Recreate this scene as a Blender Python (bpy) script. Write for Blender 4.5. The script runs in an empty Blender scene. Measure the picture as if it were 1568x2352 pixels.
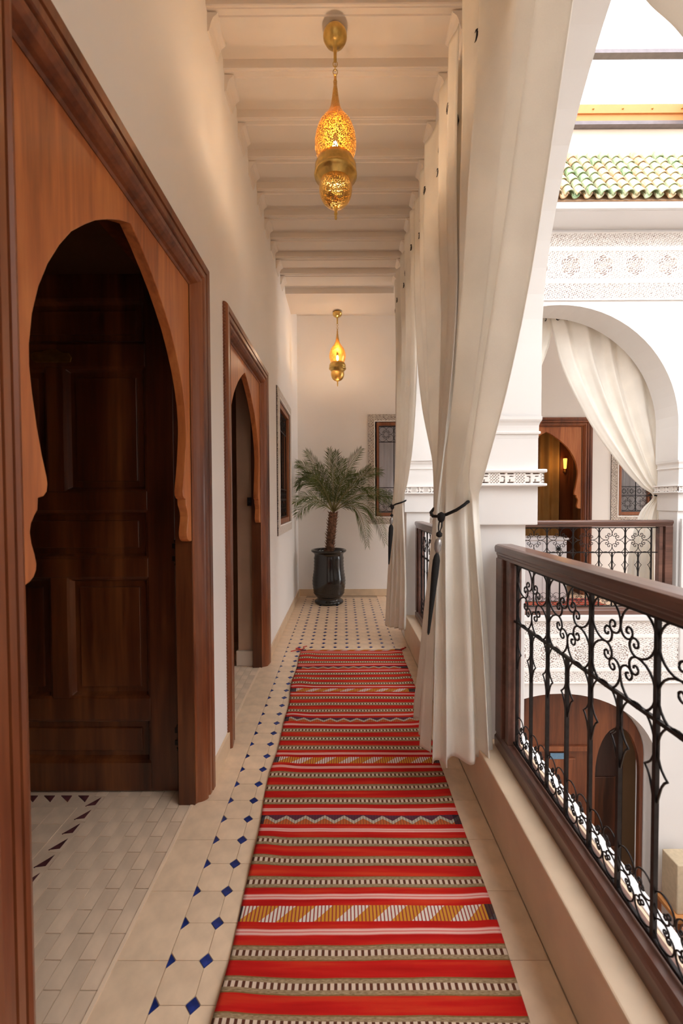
import bpy, math, random
from mathutils import Vector, Matrix
PI = math.pi
random.seed(7)
C = bpy.context.scene.collection
scene = bpy.context.scene

# ------------------------------------------------------------------ camera, sky, exposure
cam_data = bpy.data.cameras.new('camera')
cam = bpy.data.objects.new('camera', cam_data); C.objects.link(cam)
F_PX = 970.0
cam_data.sensor_fit = 'VERTICAL'; cam_data.sensor_height = 36.0; cam_data.sensor_width = 24.0
cam_data.lens = F_PX / 2352 * 36
cam_data.clip_start = 0.02
pitch = math.atan(26 / F_PX); yaw = math.atan(3 / F_PX); roll = -0.004
cam.matrix_world = (Matrix.Translation((0, 0, 1.41)) @ Matrix.Rotation(yaw, 4, 'Z')
                    @ Matrix.Rotation(PI / 2 - pitch, 4, 'X') @ Matrix.Rotation(roll, 4, 'Z'))
cam_data.dof.use_dof = True; cam_data.dof.focus_distance = 4.3; cam_data.dof.aperture_fstop = 4.0
scene.camera = cam

world = bpy.data.worlds.new('overcast_sky'); scene.world = world; world.use_nodes = True
bg = world.node_tree.nodes['Background']
bg.inputs[0].default_value = (0.97, 0.98, 1.0, 1); bg.inputs[1].default_value = 3.6
scene.view_settings.view_transform = 'Standard'; scene.view_settings.look = 'None'
scene.view_settings.gamma = 1.0; scene.view_settings.use_curve_mapping = False
scene.view_settings.exposure = 0.57
scene.cycles.max_bounces = 14; scene.cycles.diffuse_bounces = 9; scene.cycles.transparent_max_bounces = 16

def point_light(name, loc, power, color, radius=0.02):
    d = bpy.data.lights.new(name, 'POINT'); d.energy = power; d.color = color; d.shadow_soft_size = radius
    o = bpy.data.objects.new(name, d); C.objects.link(o); o.location = loc
    return o

# ------------------------------------------------------------------ mesh builder
class MB:
    def __init__(s): s.v = []; s.f = []
    def add(s, vs, fs):
        o = len(s.v); s.v += [tuple(p) for p in vs]; s.f += [tuple(i + o for i in f) for f in fs]; return s
    def box(s, x0, x1, y0, y1, z0, z1):
        v = [(x0,y0,z0),(x1,y0,z0),(x1,y1,z0),(x0,y1,z0),(x0,y0,z1),(x1,y0,z1),(x1,y1,z1),(x0,y1,z1)]
        return s.add(v, [(0,3,2,1),(4,5,6,7),(0,1,5,4),(1,2,6,5),(2,3,7,6),(3,0,4,7)])
    def prism(s, poly, a, b, axis='y'):
        # poly of 2D points, extruded along axis: 'y' -> (x,z), 'x' -> (y,z), 'z' -> (x,y)
        def m(p, t):
            if axis == 'y': return (p[0], t, p[1])
            if axis == 'x': return (t, p[0], p[1])
            return (p[0], p[1], t)
        n = len(poly)
        v = [m(p, a) for p in poly] + [m(p, b) for p in poly]
        f = [tuple(range(n)), tuple(range(2*n-1, n-1, -1))] + [(i, i+n, (i+1) % n + n, (i+1) % n) for i in range(n)]
        return s.add(v, f)
    def lathe(s, prof, cx=0, cy=0, n=24, cap=True):
        v = []; f = []; m = len(prof)
        for r, z in prof:
            for k in range(n):
                a = 2*PI*k/n; v.append((cx + r*math.cos(a), cy + r*math.sin(a), z))
        for i in range(m-1):
            for k in range(n):
                f.append((i*n+k, i*n+(k+1) % n, (i+1)*n+(k+1) % n, (i+1)*n+k))
        if cap:
            f.append(tuple(range(n-1, -1, -1))); f.append(tuple((m-1)*n+k for k in range(n)))
        return s.add(v, f)
    def tube(s, pts, r, n=5, closed=False, r1=None):
        pts = [Vector(p) for p in pts]; m = len(pts); v = []; f = []
        up = Vector((0, 0, 1))
        for i, p in enumerate(pts):
            if closed: t = pts[(i+1) % m] - pts[i-1]
            else: t = pts[min(i+1, m-1)] - pts[max(i-1, 0)]
            if t.length < 1e-9: t = Vector((0, 0, 1))
            t.normalize()
            a = t.cross(up)
            if a.length < 0.2: a = t.cross(Vector((0, 1, 0)))
            if a.length < 0.2: a = t.cross(Vector((1, 0, 0)))
            a.normalize(); b = t.cross(a)
            rr = r if r1 is None else r + (r1-r)*i/(m-1)
            for k in range(n):
                g = 2*PI*k/n + PI/4
                v.append(p + a*math.cos(g)*rr + b*math.sin(g)*rr)
        for i in range(m if closed else m-1):
            j = (i+1) % m
            for k in range(n): f.append((i*n+k, j*n+k, j*n+(k+1) % n, i*n+(k+1) % n))
        if not closed:
            f.append(tuple(range(n))); f.append(tuple((m-1)*n + k for k in range(n-1, -1, -1)))
        return s.add(v, f)
    def grid(s, fn, nu, nv):
        v = [fn(i/nu, j/nv) for j in range(nv+1) for i in range(nu+1)]
        w = nu+1
        f = [(j*w+i, j*w+i+1, (j+1)*w+i+1, (j+1)*w+i) for j in range(nv) for i in range(nu)]
        return s.add(v, f)
    def mesh(s, name, mat=None, smooth=False):
        me = bpy.data.meshes.new(name); me.from_pydata(s.v, [], s.f); me.validate(); me.update()
        import bmesh
        bm = bmesh.new(); bm.from_mesh(me); bmesh.ops.recalc_face_normals(bm, faces=bm.faces); bm.to_mesh(me); bm.free()
        if smooth: me.polygons.foreach_set('use_smooth', [True]*len(me.polygons))
        if mat: me.materials.append(mat)
        return me
    def build(s, name, mat, parent=None, smooth=False, bevel=0, loc=None, rot=None, kind=None, seg=2):
        return put(name, s.mesh(name, mat, smooth), parent, loc, rot, bevel, kind, seg)

def put(name, me, parent=None, loc=None, rot=None, bevel=0, kind=None, seg=2, scale=None):
    o = bpy.data.objects.new(name, me); C.objects.link(o)
    if parent: o.parent = parent
    if loc: o.location = loc
    if rot: o.rotation_euler = rot
    if scale: o.scale = scale
    if bevel:
        b = o.modifiers.new('bevel', 'BEVEL'); b.width = bevel; b.segments = seg; b.limit_method = 'ANGLE'; b.angle_limit = 0.6
        b.harden_normals = False
    if kind: o['kind'] = kind
    return o

def tag(o, label=None, cat=None, group=None, kind=None):
    if label: o['label'] = label
    if cat: o['category'] = cat
    if group: o['group'] = group
    if kind: o['kind'] = kind
    return o

def thing(name, label, cat, loc=(0,0,0), rotz=0, group=None, kind=None):
    o = bpy.data.objects.new(name, None); C.objects.link(o); o.empty_display_size = 0.05
    o.location = loc; o.rotation_euler = (0, 0, rotz)
    return tag(o, label, cat, group, kind)

# ------------------------------------------------------------------ materials
class NT:
    """tiny expression helper over shader math nodes"""
    def __init__(s, mat): s.t = mat.node_tree; s.n = s.t.nodes; s.l = s.t.links
    def val(s, v):
        return v
    def m(s, op, a, b=None, c=None):
        nd = s.n.new('ShaderNodeMath'); nd.operation = op
        for i, x in enumerate((a, b, c)):
            if x is None: continue
            if isinstance(x, (int, float)): nd.inputs[i].default_value = x
            else: s.l.new(x, nd.inputs[i])
        return nd.outputs[0]
    def mix(s, f, a, b):
        nd = s.n.new('ShaderNodeMix'); nd.data_type = 'RGBA'
        for sock, x in ((nd.inputs[0], f), (nd.inputs[6], a), (nd.inputs[7], b)):
            if isinstance(x, (int, float)): sock.default_value = x
            elif isinstance(x, tuple): sock.default_value = (*x[:3], 1)
            else: s.l.new(x, sock)
        return nd.outputs[2]

def base_mat(name, rough=0.6, metallic=0.0, spec=0.5):
    m = bpy.data.materials.new(name); m.use_nodes = True
    b = m.node_tree.nodes['Principled BSDF']
    b.inputs['Roughness'].default_value = rough; b.inputs['Metallic'].default_value = metallic
    b.inputs['Specular IOR Level'].default_value = spec
    return m, b, NT(m)

def noise_out(nt, scale, detail=3, stretch=(1,1,1), coord='Object', dist=0.0):
    tc = nt.n.new('ShaderNodeTexCoord'); mp = nt.n.new('ShaderNodeMapping'); ns = nt.n.new('ShaderNodeTexNoise')
    nt.l.new(tc.outputs[coord], mp.inputs[0]); nt.l.new(mp.outputs[0], ns.inputs['Vector'])
    mp.inputs['Scale'].default_value = stretch
    ns.inputs['Scale'].default_value = scale; ns.inputs['Detail'].default_value = detail
    ns.inputs['Distortion'].default_value = dist
    return ns.outputs['Fac']

def ramp(nt, fac, stops):
    r = nt.n.new('ShaderNodeValToRGB'); nt.l.new(fac, r.inputs[0])
    el = r.color_ramp.elements
    while len(el) < len(stops): el.new(0.5)
    for e, (p, c) in zip(el, stops): e.position = p; e.color = (*c, 1)
    return r.outputs[0]

def add_bump(nt, b, h, strength=0.3, dist=0.002):
    bp = nt.n.new('ShaderNodeBump'); nt.l.new(h, bp.inputs['Height'])
    bp.inputs['Strength'].default_value = strength; bp.inputs['Distance'].default_value = dist
    nt.l.new(bp.outputs[0], b.inputs['Normal'])

def soft(name, col, var=0.06, scale=6, rough=0.7, bump=0.0, bscale=60, metallic=0, spec=0.4, stretch=(1,1,1), rnd=0.0):
    m, b, nt = base_mat(name, rough, metallic, spec)
    f = noise_out(nt, scale, 4, stretch)
    lo = tuple(max(0, c*(1-var)) for c in col); hi = tuple(min(1, c*(1+var)) for c in col)
    c = ramp(nt, f, [(0.3, lo), (0.7, hi)])
    if rnd:
        oi = nt.n.new('ShaderNodeObjectInfo')
        hs = nt.n.new('ShaderNodeHueSaturation'); nt.l.new(c, hs.inputs['Color'])
        nt.l.new(nt.m('MULTIPLY_ADD', oi.outputs['Random'], 2*rnd, 1-rnd), hs.inputs['Value'])
        c = hs.outputs[0]
    nt.l.new(c, b.inputs['Base Color'])
    if bump: add_bump(nt, b, noise_out(nt, bscale, 3, stretch), bump)
    return m

def wood(name, lo, mid, hi, rough=0.35, axis='z', scale=9, coat=0.15):
    m, b, nt = base_mat(name, rough)
    st = {'z': (1, 1, 0.08), 'x': (0.08, 1, 1), 'y': (1, 0.08, 1)}[axis]
    f1 = noise_out(nt, scale, 5, st, dist=1.2)
    f2 = noise_out(nt, scale*7, 3, st)
    f3 = noise_out(nt, 2.2, 2, (1, 1, 0.5))
    f = nt.m('ADD', nt.m('MULTIPLY', f1, 0.55), nt.m('ADD', nt.m('MULTIPLY', f2, 0.2), nt.m('MULTIPLY', f3, 0.25)))
    c = ramp(nt, f, [(0.36, lo), (0.5, mid), (0.66, hi)])
    nt.l.new(c, b.inputs['Base Color'])
    b.inputs['Coat Weight'].default_value = coat; b.inputs['Coat Roughness'].default_value = 0.3
    add_bump(nt, b, f2, 0.25, 0.001)
    return m

M = {}
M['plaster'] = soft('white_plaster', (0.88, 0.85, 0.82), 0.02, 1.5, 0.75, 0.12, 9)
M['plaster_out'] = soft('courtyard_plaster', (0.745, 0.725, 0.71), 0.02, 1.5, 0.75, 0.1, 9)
M['ceiling'] = soft('ceiling_paint', (0.74, 0.67, 0.60), 0.02, 2, 0.7, 0.05, 12)
M['curb'] = soft('polished_lime_curb', (0.66, 0.50, 0.35), 0.10, 5, 0.32, 0.1, 8)
M['recess_shade_dark'] = soft('deep_recess_shade', (0.13, 0.09, 0.075), 0.1, 20, 0.9)  # painted shade, darker tone for holes of capital bands and window surrounds
M['recess_shade'] = soft('carved_recess_shade', (0.23, 0.145, 0.125), 0.1, 20, 0.9)  # shade of the carved frieze holes put into the colour
M['carved'] = soft('carved_plaster', (0.86, 0.83, 0.80), 0.03, 20, 0.8)
M['carved_in'] = soft('carved_plaster_warm', (0.74, 0.68, 0.62), 0.03, 20, 0.8)
M['grout'] = soft('grout', (0.50, 0.38, 0.27), 0.1, 30, 0.9)
M['tile'] = soft('cream_tile', (0.76, 0.565, 0.39), 0.10, 14, 0.35, 0.08, 20, rnd=0.05)
M['bejmat'] = soft('worn_clay_tile', (0.70, 0.53, 0.385), 0.14, 9, 0.5, 0.15, 25, rnd=0.05)
M['tile_blue'] = soft('blue_glazed_tile', (0.015, 0.03, 0.16), 0.5, 30, 0.25, rnd=0.3)
M['tile_maroon'] = soft('maroon_glazed_tile', (0.10, 0.03, 0.035), 0.3, 30, 0.4, rnd=0.3)
M['wood_arch'] = wood('cedar_orange', (0.26, 0.070, 0.020), (0.50, 0.155, 0.045), (0.66, 0.255, 0.08), 0.38)
M['wood_frame'] = wood('cedar_frame', (0.09, 0.022, 0.009), (0.20, 0.058, 0.02), (0.31, 0.10, 0.035), 0.33)
M['wood_leaf'] = wood('dark_door_wood', (0.022, 0.006, 0.002), (0.085, 0.022, 0.007), (0.20, 0.065, 0.02), 0.33, scale=6)
M['wood_mid'] = wood('courtyard_door_wood', (0.05, 0.012, 0.005), (0.125, 0.034, 0.012), (0.20, 0.06, 0.02), 0.4)
M['wood_gloom'] = wood('opening_gloom_wood', (0.012, 0.004, 0.003), (0.028, 0.009, 0.005), (0.05, 0.016, 0.008), 0.5)  # near-black colour paints in the darkness of the courtyard door opening
M['wood_rail'] = wood('rail_wood', (0.055, 0.024, 0.017), (0.12, 0.052, 0.036), (0.20, 0.092, 0.064), 0.30, 'x', 8, 0.35)
M['wood_window'] = wood('window_wood', (0.16, 0.045, 0.014), (0.26, 0.08, 0.025), (0.34, 0.12, 0.04), 0.4)
M['iron'] = soft('wrought_iron', (0.022, 0.018, 0.018), 0.3, 40, 0.42, 0.2, 120, metallic=0.6)
M['black'] = soft('black_thread', (0.008, 0.007, 0.007), 0.3, 200, 0.8, 0.3, 300)
M['pot'] = soft('black_glaze', (0.010, 0.009, 0.009), 0.3, 10, 0.12, spec=0.6)
M['soil'] = soft('potting_soil', (0.06, 0.035, 0.02), 0.4, 60, 0.95, 0.6, 80)
M['trunk'] = soft('palm_bark', (0.17, 0.085, 0.05), 0.75, 30, 0.9, 0.6, 60)
M['leaf'] = soft('palm_leaf', (0.085, 0.112, 0.022), 0.45, 7, 0.5)
M['stem'] = soft('palm_stem', (0.22, 0.20, 0.07), 0.3, 9, 0.5)
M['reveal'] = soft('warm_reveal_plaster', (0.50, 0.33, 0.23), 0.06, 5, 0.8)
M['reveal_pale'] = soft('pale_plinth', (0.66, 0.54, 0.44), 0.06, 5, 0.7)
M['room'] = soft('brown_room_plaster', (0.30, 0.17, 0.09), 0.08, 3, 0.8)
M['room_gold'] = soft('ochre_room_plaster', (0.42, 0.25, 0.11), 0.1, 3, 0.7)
M['awning'] = soft('orange_varnished_board', (0.60, 0.26, 0.085), 0.05, 8, 0.6)
M['upstand'] = soft('cream_upstand', (0.66, 0.55, 0.45), 0.03, 4, 0.8)
M['steel'] = soft('grey_steel', (0.20, 0.17, 0.18), 0.1, 20, 0.5, metallic=0.4)
M['cabinet'] = soft('white_cabinet', (0.62, 0.60, 0.62), 0.03, 10, 0.4)
M['sofa'] = soft('beige_upholstery', (0.55, 0.44, 0.30), 0.08, 30, 0.9, 0.3, 200)
M['brass_plate'] = soft('aged_brass', (0.45, 0.27, 0.08), 0.2, 30, 0.35, metallic=0.9)
M['brass'] = soft('brass', (0.62, 0.42, 0.13), 0.15, 40, 0.28, 0.15, 160, metallic=1.0)
M['sign'] = soft('blue_enamel', (0.12, 0.22, 0.32), 0.1, 60, 0.4)
M['glassbead'] = soft('silver_bead', (0.36, 0.34, 0.33), 0.1, 60, 0.2, metallic=0.5)

def pierced(name, sc=270, th=.36):
    m, b, nt = base_mat(name, 0.3, 1.0)
    b.inputs['Base Color'].default_value = (0.62, 0.40, 0.12, 1)
    tc = nt.n.new('ShaderNodeTexCoord'); vo = nt.n.new('ShaderNodeTexVoronoi'); vo.inputs['Scale'].default_value = sc
    nt.l.new(tc.outputs['Object'], vo.inputs['Vector'])
    hole = nt.m('LESS_THAN', vo.outputs['Distance'], th)
    tr = nt.n.new('ShaderNodeBsdfTransparent'); mx = nt.n.new('ShaderNodeMixShader')
    nt.l.new(hole, mx.inputs[0]); nt.l.new(b.outputs[0], mx.inputs[1]); nt.l.new(tr.outputs[0], mx.inputs[2])
    nt.l.new(mx.outputs[0], nt.n['Material Output'].inputs[0])
    return m
M['pierced'] = pierced('pierced_brass')
M['pierced_fine'] = pierced('finely_pierced_brass', 330, .16)

def emis(name, col, st):
    m, b, nt = base_mat(name)
    b.inputs['Emission Color'].default_value = (*col, 1); b.inputs['Emission Strength'].default_value = st
    b.inputs['Base Color'].default_value = (*col, 1)
    return m
M['bulb'] = emis('lit_bulb', (1.0, 0.72, 0.30), 40)
M['sconce'] = emis('lit_sconce', (1.0, 0.46, 0.09), 1.1)

def fabric(name, col, transl):
    m, b, nt = base_mat(name, 0.9, 0, 0.15)
    w = noise_out(nt, 260, 2, (1, 1, 6)); w2 = noise_out(nt, 5, 3, (1, 1, 1))
    c = ramp(nt, nt.m('ADD', nt.m('MULTIPLY', w, 0.4), nt.m('MULTIPLY', w2, 0.6)),
             [(0.35, tuple(x*0.94 for x in col)), (0.65, tuple(min(1, x*1.04) for x in col))])
    nt.l.new(c, b.inputs['Base Color']); add_bump(nt, b, w, 0.25, 0.0008)
    tl = nt.n.new('ShaderNodeBsdfTranslucent'); mx = nt.n.new('ShaderNodeMixShader'); mx.inputs[0].default_value = transl
    nt.l.new(c, tl.inputs[0]); nt.l.new(b.outputs[0], mx.inputs[1]); nt.l.new(tl.outputs[0], mx.inputs[2])
    nt.l.new(mx.outputs[0], nt.n['Material Output'].inputs[0])
    return m
M['curtain'] = fabric('cream_curtain_cloth', (0.92, 0.885, 0.82), 0.36)
M['net'] = fabric('grey_net_curtain', (0.62, 0.58, 0.58), 0.3)

def glass():
    m, b, nt = base_mat('window_glass', 0.02)
    b.inputs['Base Color'].default_value = (0.9, 0.92, 0.92, 1)
    gl = nt.n.new('ShaderNodeBsdfGlossy'); gl.inputs['Roughness'].default_value = 0.03
    tr = nt.n.new('ShaderNodeBsdfTransparent'); fr = nt.n.new('ShaderNodeFresnel'); fr.inputs[0].default_value = 1.45
    mx = nt.n.new('ShaderNodeMixShader')
    nt.l.new(fr.outputs[0], mx.inputs[0]); nt.l.new(tr.outputs[0], mx.inputs[1]); nt.l.new(gl.outputs[0], mx.inputs[2])
    nt.l.new(mx.outputs[0], nt.n['Material Output'].inputs[0])
    return m
M['glass'] = glass()

def roof_glaze():
    m, b, nt = base_mat('green_glazed_roof_tile', 0.3)
    oi = nt.n.new('ShaderNodeObjectInfo'); f = noise_out(nt, 22, 4, dist=1.0)
    h = nt.m('ADD', nt.m('MULTIPLY', f, 0.7), nt.m('MULTIPLY', oi.outputs['Random'], 0.45))
    c = ramp(nt, h, [(0.28, (0.13, 0.25, 0.10)), (0.46, (0.40, 0.50, 0.30)), (0.62, (0.60, 0.58, 0.40)), (0.80, (0.62, 0.40, 0.22))])
    nt.l.new(c, b.inputs['Base Color'])
    return m
M['roof_tile'] = roof_glaze()
M['roof_clay'] = soft('roof_clay', (0.45, 0.27, 0.15), 0.3, 30, 0.8)

def kilim(name, simple=False):
    m, b, nt = base_mat(name, 0.95, 0, 0.1)
    tc = nt.n.new('ShaderNodeTexCoord'); sp = nt.n.new('ShaderNodeSeparateXYZ'); nt.l.new(tc.outputs['Object'], sp.inputs[0])
    x, y = sp.outputs[0], sp.outputs[1]
    wob = nt.m('MULTIPLY_ADD', noise_out(nt, 3.0, 2), 0.014, -0.007)
    y = nt.m('ADD', y, wob)
    P = 0.4228; y0 = 1.396
    def sd(o):   # signed distance to the periodic line at offset o
        a = nt.m('ADD', y, P/2 - y0 - o); return nt.m('SUBTRACT', nt.m('FLOORED_MODULO', a, P), P/2)
    def absd(o): return nt.m('ABSOLUTE', sd(o))
    red = ramp(nt, noise_out(nt, 5, 4, (0.4, 6, 1)), [(0.3, (0.36, 0.008, 0.007)), (0.5, (0.47, 0.014, 0.010)), (0.72, (0.56, 0.050, 0.017))])
    col = red
    tan_d = nt.m('MINIMUM', nt.m('MINIMUM', absd(0.117), absd(0.208)), absd(0.300))
    band = nt.m('LESS_THAN', tan_d, 0.023)
    tan = ramp(nt, noise_out(nt, 90, 2, (1, 4, 1)), [(0.3, (0.20, 0.125, 0.065)), (0.7, (0.38, 0.27, 0.16))])
    col = nt.mix(band, col, tan)
    edge = nt.m('MULTIPLY', band, nt.m('GREATER_THAN', tan_d, 0.0195))
    col = nt.mix(nt.m('MULTIPLY', edge, 0.75), col, (0.16, 0.09, 0.02))
    dots = nt.m('GREATER_THAN', nt.m('SINE', nt.m('MULTIPLY', x, 2*PI/0.0205)), -0.15)
    core = nt.m('LESS_THAN', tan_d, 0.0085)
    dc = nt.mix(dots, (0.10, 0.035, 0.02), (0.62, 0.47, 0.36))
    col = nt.mix(core, col, dc)
    # special bands
    s = sd(0.0); sa = nt.m('ABSOLUTE', s)
    line_d = nt.m('ABSOLUTE', nt.m('SUBTRACT', sa, 0.060))
    col = nt.mix(nt.m('LESS_THAN', line_d, 0.0105), col, (0.64, 0.17, 0.15))
    col = nt.mix(nt.m('LESS_THAN', nt.m('ABSOLUTE', nt.m('SUBTRACT', line_d, 0.005)), 0.0028), col, (0.72, 0.42, 0.36))
    idx = nt.m('FLOOR', nt.m('ADD', nt.m('DIVIDE', nt.m('SUBTRACT', y, y0), P), 0.5))
    par = nt.m('FLOORED_MODULO', idx, 2.0)
    inband = nt.m('LESS_THAN', sa, 0.027)
    thr = nt.m('GREATER_THAN', nt.m('SINE', nt.m('MULTIPLY', x, 2*PI/0.0125)), -0.45)
    diag = nt.m('LESS_THAN', nt.m('FRACT', nt.m('ADD', nt.m('MULTIPLY', x, 1/0.128), nt.m('MULTIPLY', s, -9.0))), 0.45)
    yw = nt.mix(diag, (0.56, 0.25, 0.03), (0.66, 0.58, 0.50))
    yw = nt.mix(thr, (0.28, 0.04, 0.03), yw)
    zz = nt.m('MULTIPLY_ADD', nt.m('ABSOLUTE', nt.m('SUBTRACT', nt.m('FRACT', nt.m('MULTIPLY', x, 1/0.085)), 0.5)), 0.06, -0.015)
    zm = nt.m('LESS_THAN', nt.m('ABSOLUTE', nt.m('SUBTRACT', s, zz)), 0.009)
    zc = nt.mix(nt.m('LESS_THAN', s, zz), (0.10, 0.03, 0.05), (0.45, 0.11, 0.03))
    zc = nt.mix(zm, zc, (0.45, 0.38, 0.30))
    zc = nt.mix(thr, nt.mix(0.5, zc, (0.06, 0.03, 0.03)), zc)
    col = nt.mix(inband, col, nt.mix(par, yw, zc))
    # thin blue-black selvedge ends of the special bands
    xe = nt.m('GREATER_THAN', nt.m('ABSOLUTE', nt.m('SUBTRACT', x, 0.066)), 0.415)
    col = nt.mix(nt.m('MULTIPLY', nt.m('MULTIPLY', inband, xe), 0.9), col, (0.03, 0.02, 0.03))
    nt.l.new(col, b.inputs['Base Color'])
    weave = noise_out(nt, 260, 2, (0.5, 2.0, 1)); add_bump(nt, b, weave, 0.5, 0.002)
    return m
M['kilim'] = kilim('striped_kilim')

# ------------------------------------------------------------------ shared dimensions
XL, XR = -0.66, 0.60          # gallery walls
XO = 0.93                     # courtyard face of the near arcade
YF, YB = 4.20, 4.50           # far arcade, front and back face
YW = 6.24                     # back wall of the far gallery
XE = 5.90                     # courtyard face of the right arcade
XC = 3.40                     # far arcade: right edge of its first bay
YN = -4.2                     # south end of gallery and courtyard
ZC = 4.11                     # ceiling slab
ZSP = 2.14                    # springing centre of the arches

def wall_boxes(mb, u0, u1, z0, z1, holes, add):
    """rectangles of a wall with rectangular holes (ua,ub,za,zb)"""
    us = sorted({u0, u1, *[h[0] for h in holes], *[h[1] for h in holes]})
    for a, b in zip(us, us[1:]):
        if b <= u0 or a >= u1: continue
        cuts = sorted([(h[2], h[3]) for h in holes if h[0] <= a and h[1] >= b])
        z = z0
        for c0, c1 in cuts:
            if c0 > z: add(a, b, z, c0)
            z = max(z, c1)
        if z < z1: add(a, b, z, z1)

# ------------------------------------------------------------------ room shell
D1, D2 = (0.90, 1.91), (2.515, 3.525)
mb = MB()
wall_boxes(mb, YN, YW+0.3, -0.0, ZC+0.2, [(.80, 2.055, 0, 2.46), (2.45, 3.60, 0, 2.46), (4.34, 5.24, 1.16, 2.46)],
           lambda a, b, z0, z1: mb.box(-0.90, XL, a, b, z0, z1))
wall_left = mb.build('wall_left', M['plaster'], kind='structure')
mb = MB()
D3X = 3.01
wall_boxes(mb, -0.90, 8.2, 0.0, ZC+0.2, [(0.50, 1.48, 1.18, 2.56), (D3X-.55, D3X+.55, 0, 2.53), (4.07, 5.05, 1.18, 2.56)],
           lambda a, b, z0, z1: mb.box(a, b, YW, YW+0.28, z0, z1))
wall_back = mb.build('wall_back', M['plaster'], kind='structure')
mb = MB(); mb.box(-0.90, 8.2, YN-.2, YN, -3.3, 5.2)
wall_front = mb.build('wall_front', M['plaster_out'], kind='structure')

# gallery ceiling with beams
mb = MB()
mb.box(-0.90, XR, YN, 4.98, 3.885, ZC+0.2); mb.box(-0.90, XR, 4.98, 5.52, 3.82, ZC+0.2)
mb.box(-0.90, XO-0.03, 5.52, YW+0.28, ZC, ZC+0.2); mb.box(XR, XO-0.03, YN, 5.52, ZC, ZC+0.2)
mb.box(XO-0.03, 8.2, YF+0.02, YW+0.28, ZC, ZC+0.2); mb.box(XE+0.03, 8.2, YN, YF+0.02, ZC, ZC+0.2)
ceiling = mb.build('ceiling', M['ceiling'], kind='structure')
ZB = 3.82
def beam_mesh():
    # profile in (y, z): stepped mouldings on both lower arrises
    pr = [(0.0,.066),(0.0,.016),(.003,.012),(.012,.012),(.014,.007),(.040,.007),(.043,0),
          (.147,0),(.150,.007),(.176,.007),(.178,.012),(.187,.012),(.19,.016),(.19,.066)]
    b = MB(); b.prism(pr, XL, XR, 'x')
    # curved corbels at both ends
    for x, s in ((XL, 1), (XR, -1)):
        pts = [(x, 0.0), (x+s*.052, 0.0), (x+s*.048, -.010), (x+s*.030, -.024), (x+s*.020, -.045), (x+s*.014, -.068), (x+s*.008, -.088), (x, -.092)]
        b.prism([(p[0], p[1]) for p in pts], .02, .17, 'y')
    return b.mesh('beam', M['ceiling'])
bm_ = beam_mesh()
for k in range(-20, 9):
    put('beam', bm_, ceiling, (0, 2.125+.305*k, ZB))

# floor slab and tiles
mb = MB(); mb.box(-0.90, XO-.06, YN, YW+.28, -0.3, -0.0035); mb.box(XO-.06, 8.2, YF+.05, YW+.28, -0.3, -0.0035)
mb.box(XE+.05, 8.2, YN, YF+.05, -0.3, -0.0035)
floor = mb.build('floor', M['grout'], kind='structure')
PT = 0.115; PY = 0.1155; TX0 = -0.54; NY0 = -3; NY1 = 42; TY0 = 1.2588; HD = 0.0208; G = 0.0008
def octa(px, py, top=0.0, th=0.008):
    a, b = px/2-G, py/2-G; c = HD+0.001
    poly = [(-a+c,-b),(a-c,-b),(a,-b+c),(a,b-c),(a-c,b),(-a+c,b),(-a,b-c),(-a,-b+c)]
    return MB().prism(poly, -th, top, 'z')
oct_me = octa(PT, PY).mesh('tile', M['tile'])
h = HD-.0012
dia_me = MB().prism([(-h,0),(0,-h),(h,0),(0,h)], -.008, .0003, 'z').mesh('diamond_tile', M['tile_blue'])
tri_l = MB().prism([(0,-h),(h,0),(0,h)], -.008, .0003, 'z').mesh('diamond_tile', M['tile_blue'])
tri_r = MB().prism([(-h,0),(0,-h),(0,h)], -.008, .0003, 'z').mesh('diamond_tile', M['tile_blue'])
hid_t, hid_d = MB(), MB()
for r in range(-40, NY1):
    y = TY0 + (r+.5)*PY
    for c in range(9):
        x = TX0 + (c+.5)*PT
        vis = y > 0.95 and (c < 2 or y > 3.85)
        if vis: put('tile', oct_me, floor, (x, y, random.uniform(-.0006, 0)), (random.uniform(-.003,.003), random.uniform(-.003,.003), 0))
        else: hid_t.add([(p[0]+x, p[1]+y, p[2]) for p in octa(PT, PY).v], octa(PT, PY).f)
    y = TY0 + r*PY
    for c in range(10):
        x = TX0 + c*PT
        me = tri_l if c == 0 else tri_r if c == 9 else dia_me
        if y > 0.95 and (c < 2 or y > 3.85): put('diamond_tile', me, floor, (x, y, 0))
        else: hid_d.add([(x-h,y,-.001),(x,y-h,-.001),(x+h,y,-.001),(x,y+h,-.001)], [(0,1,2,3)])
hid_t.build('tile', M['tile'], floor, kind='stuff'); hid_d.build('diamond_tile', M['tile_blue'], floor, kind='stuff')
def rect_tile(w, d, mat, nm):
    return MB().box(-w/2+G, w/2-G, -d/2+G, d/2-G, -.008, 0).mesh(nm, mat)
bl = rect_tile(0.158, 0.231, M['tile'], 'border_tile'); br = rect_tile(0.130, 0.231, M['tile'], 'border_tile')
for k in range(-3, 22):
    y = TY0 + (k+.5)*.231
    if y > YW: break
    put('border_tile', bl, floor, (TX0-.080, y, random.uniform(-.0005, 0))); put('border_tile', br, floor, (.495+.066, y, random.uniform(-.0005, 0)))
# far gallery floor tiles, a plain cream field
ft = MB()
for i in range(42):
    for j in range(10):
        x = .64+.172*i; y = YB+.01+.172*j
        ft.box(x+.001, x+.171, y+.001, y+.171, -.008, 0)
ft.build('tile', M['tile'], floor, kind='stuff')
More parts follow.
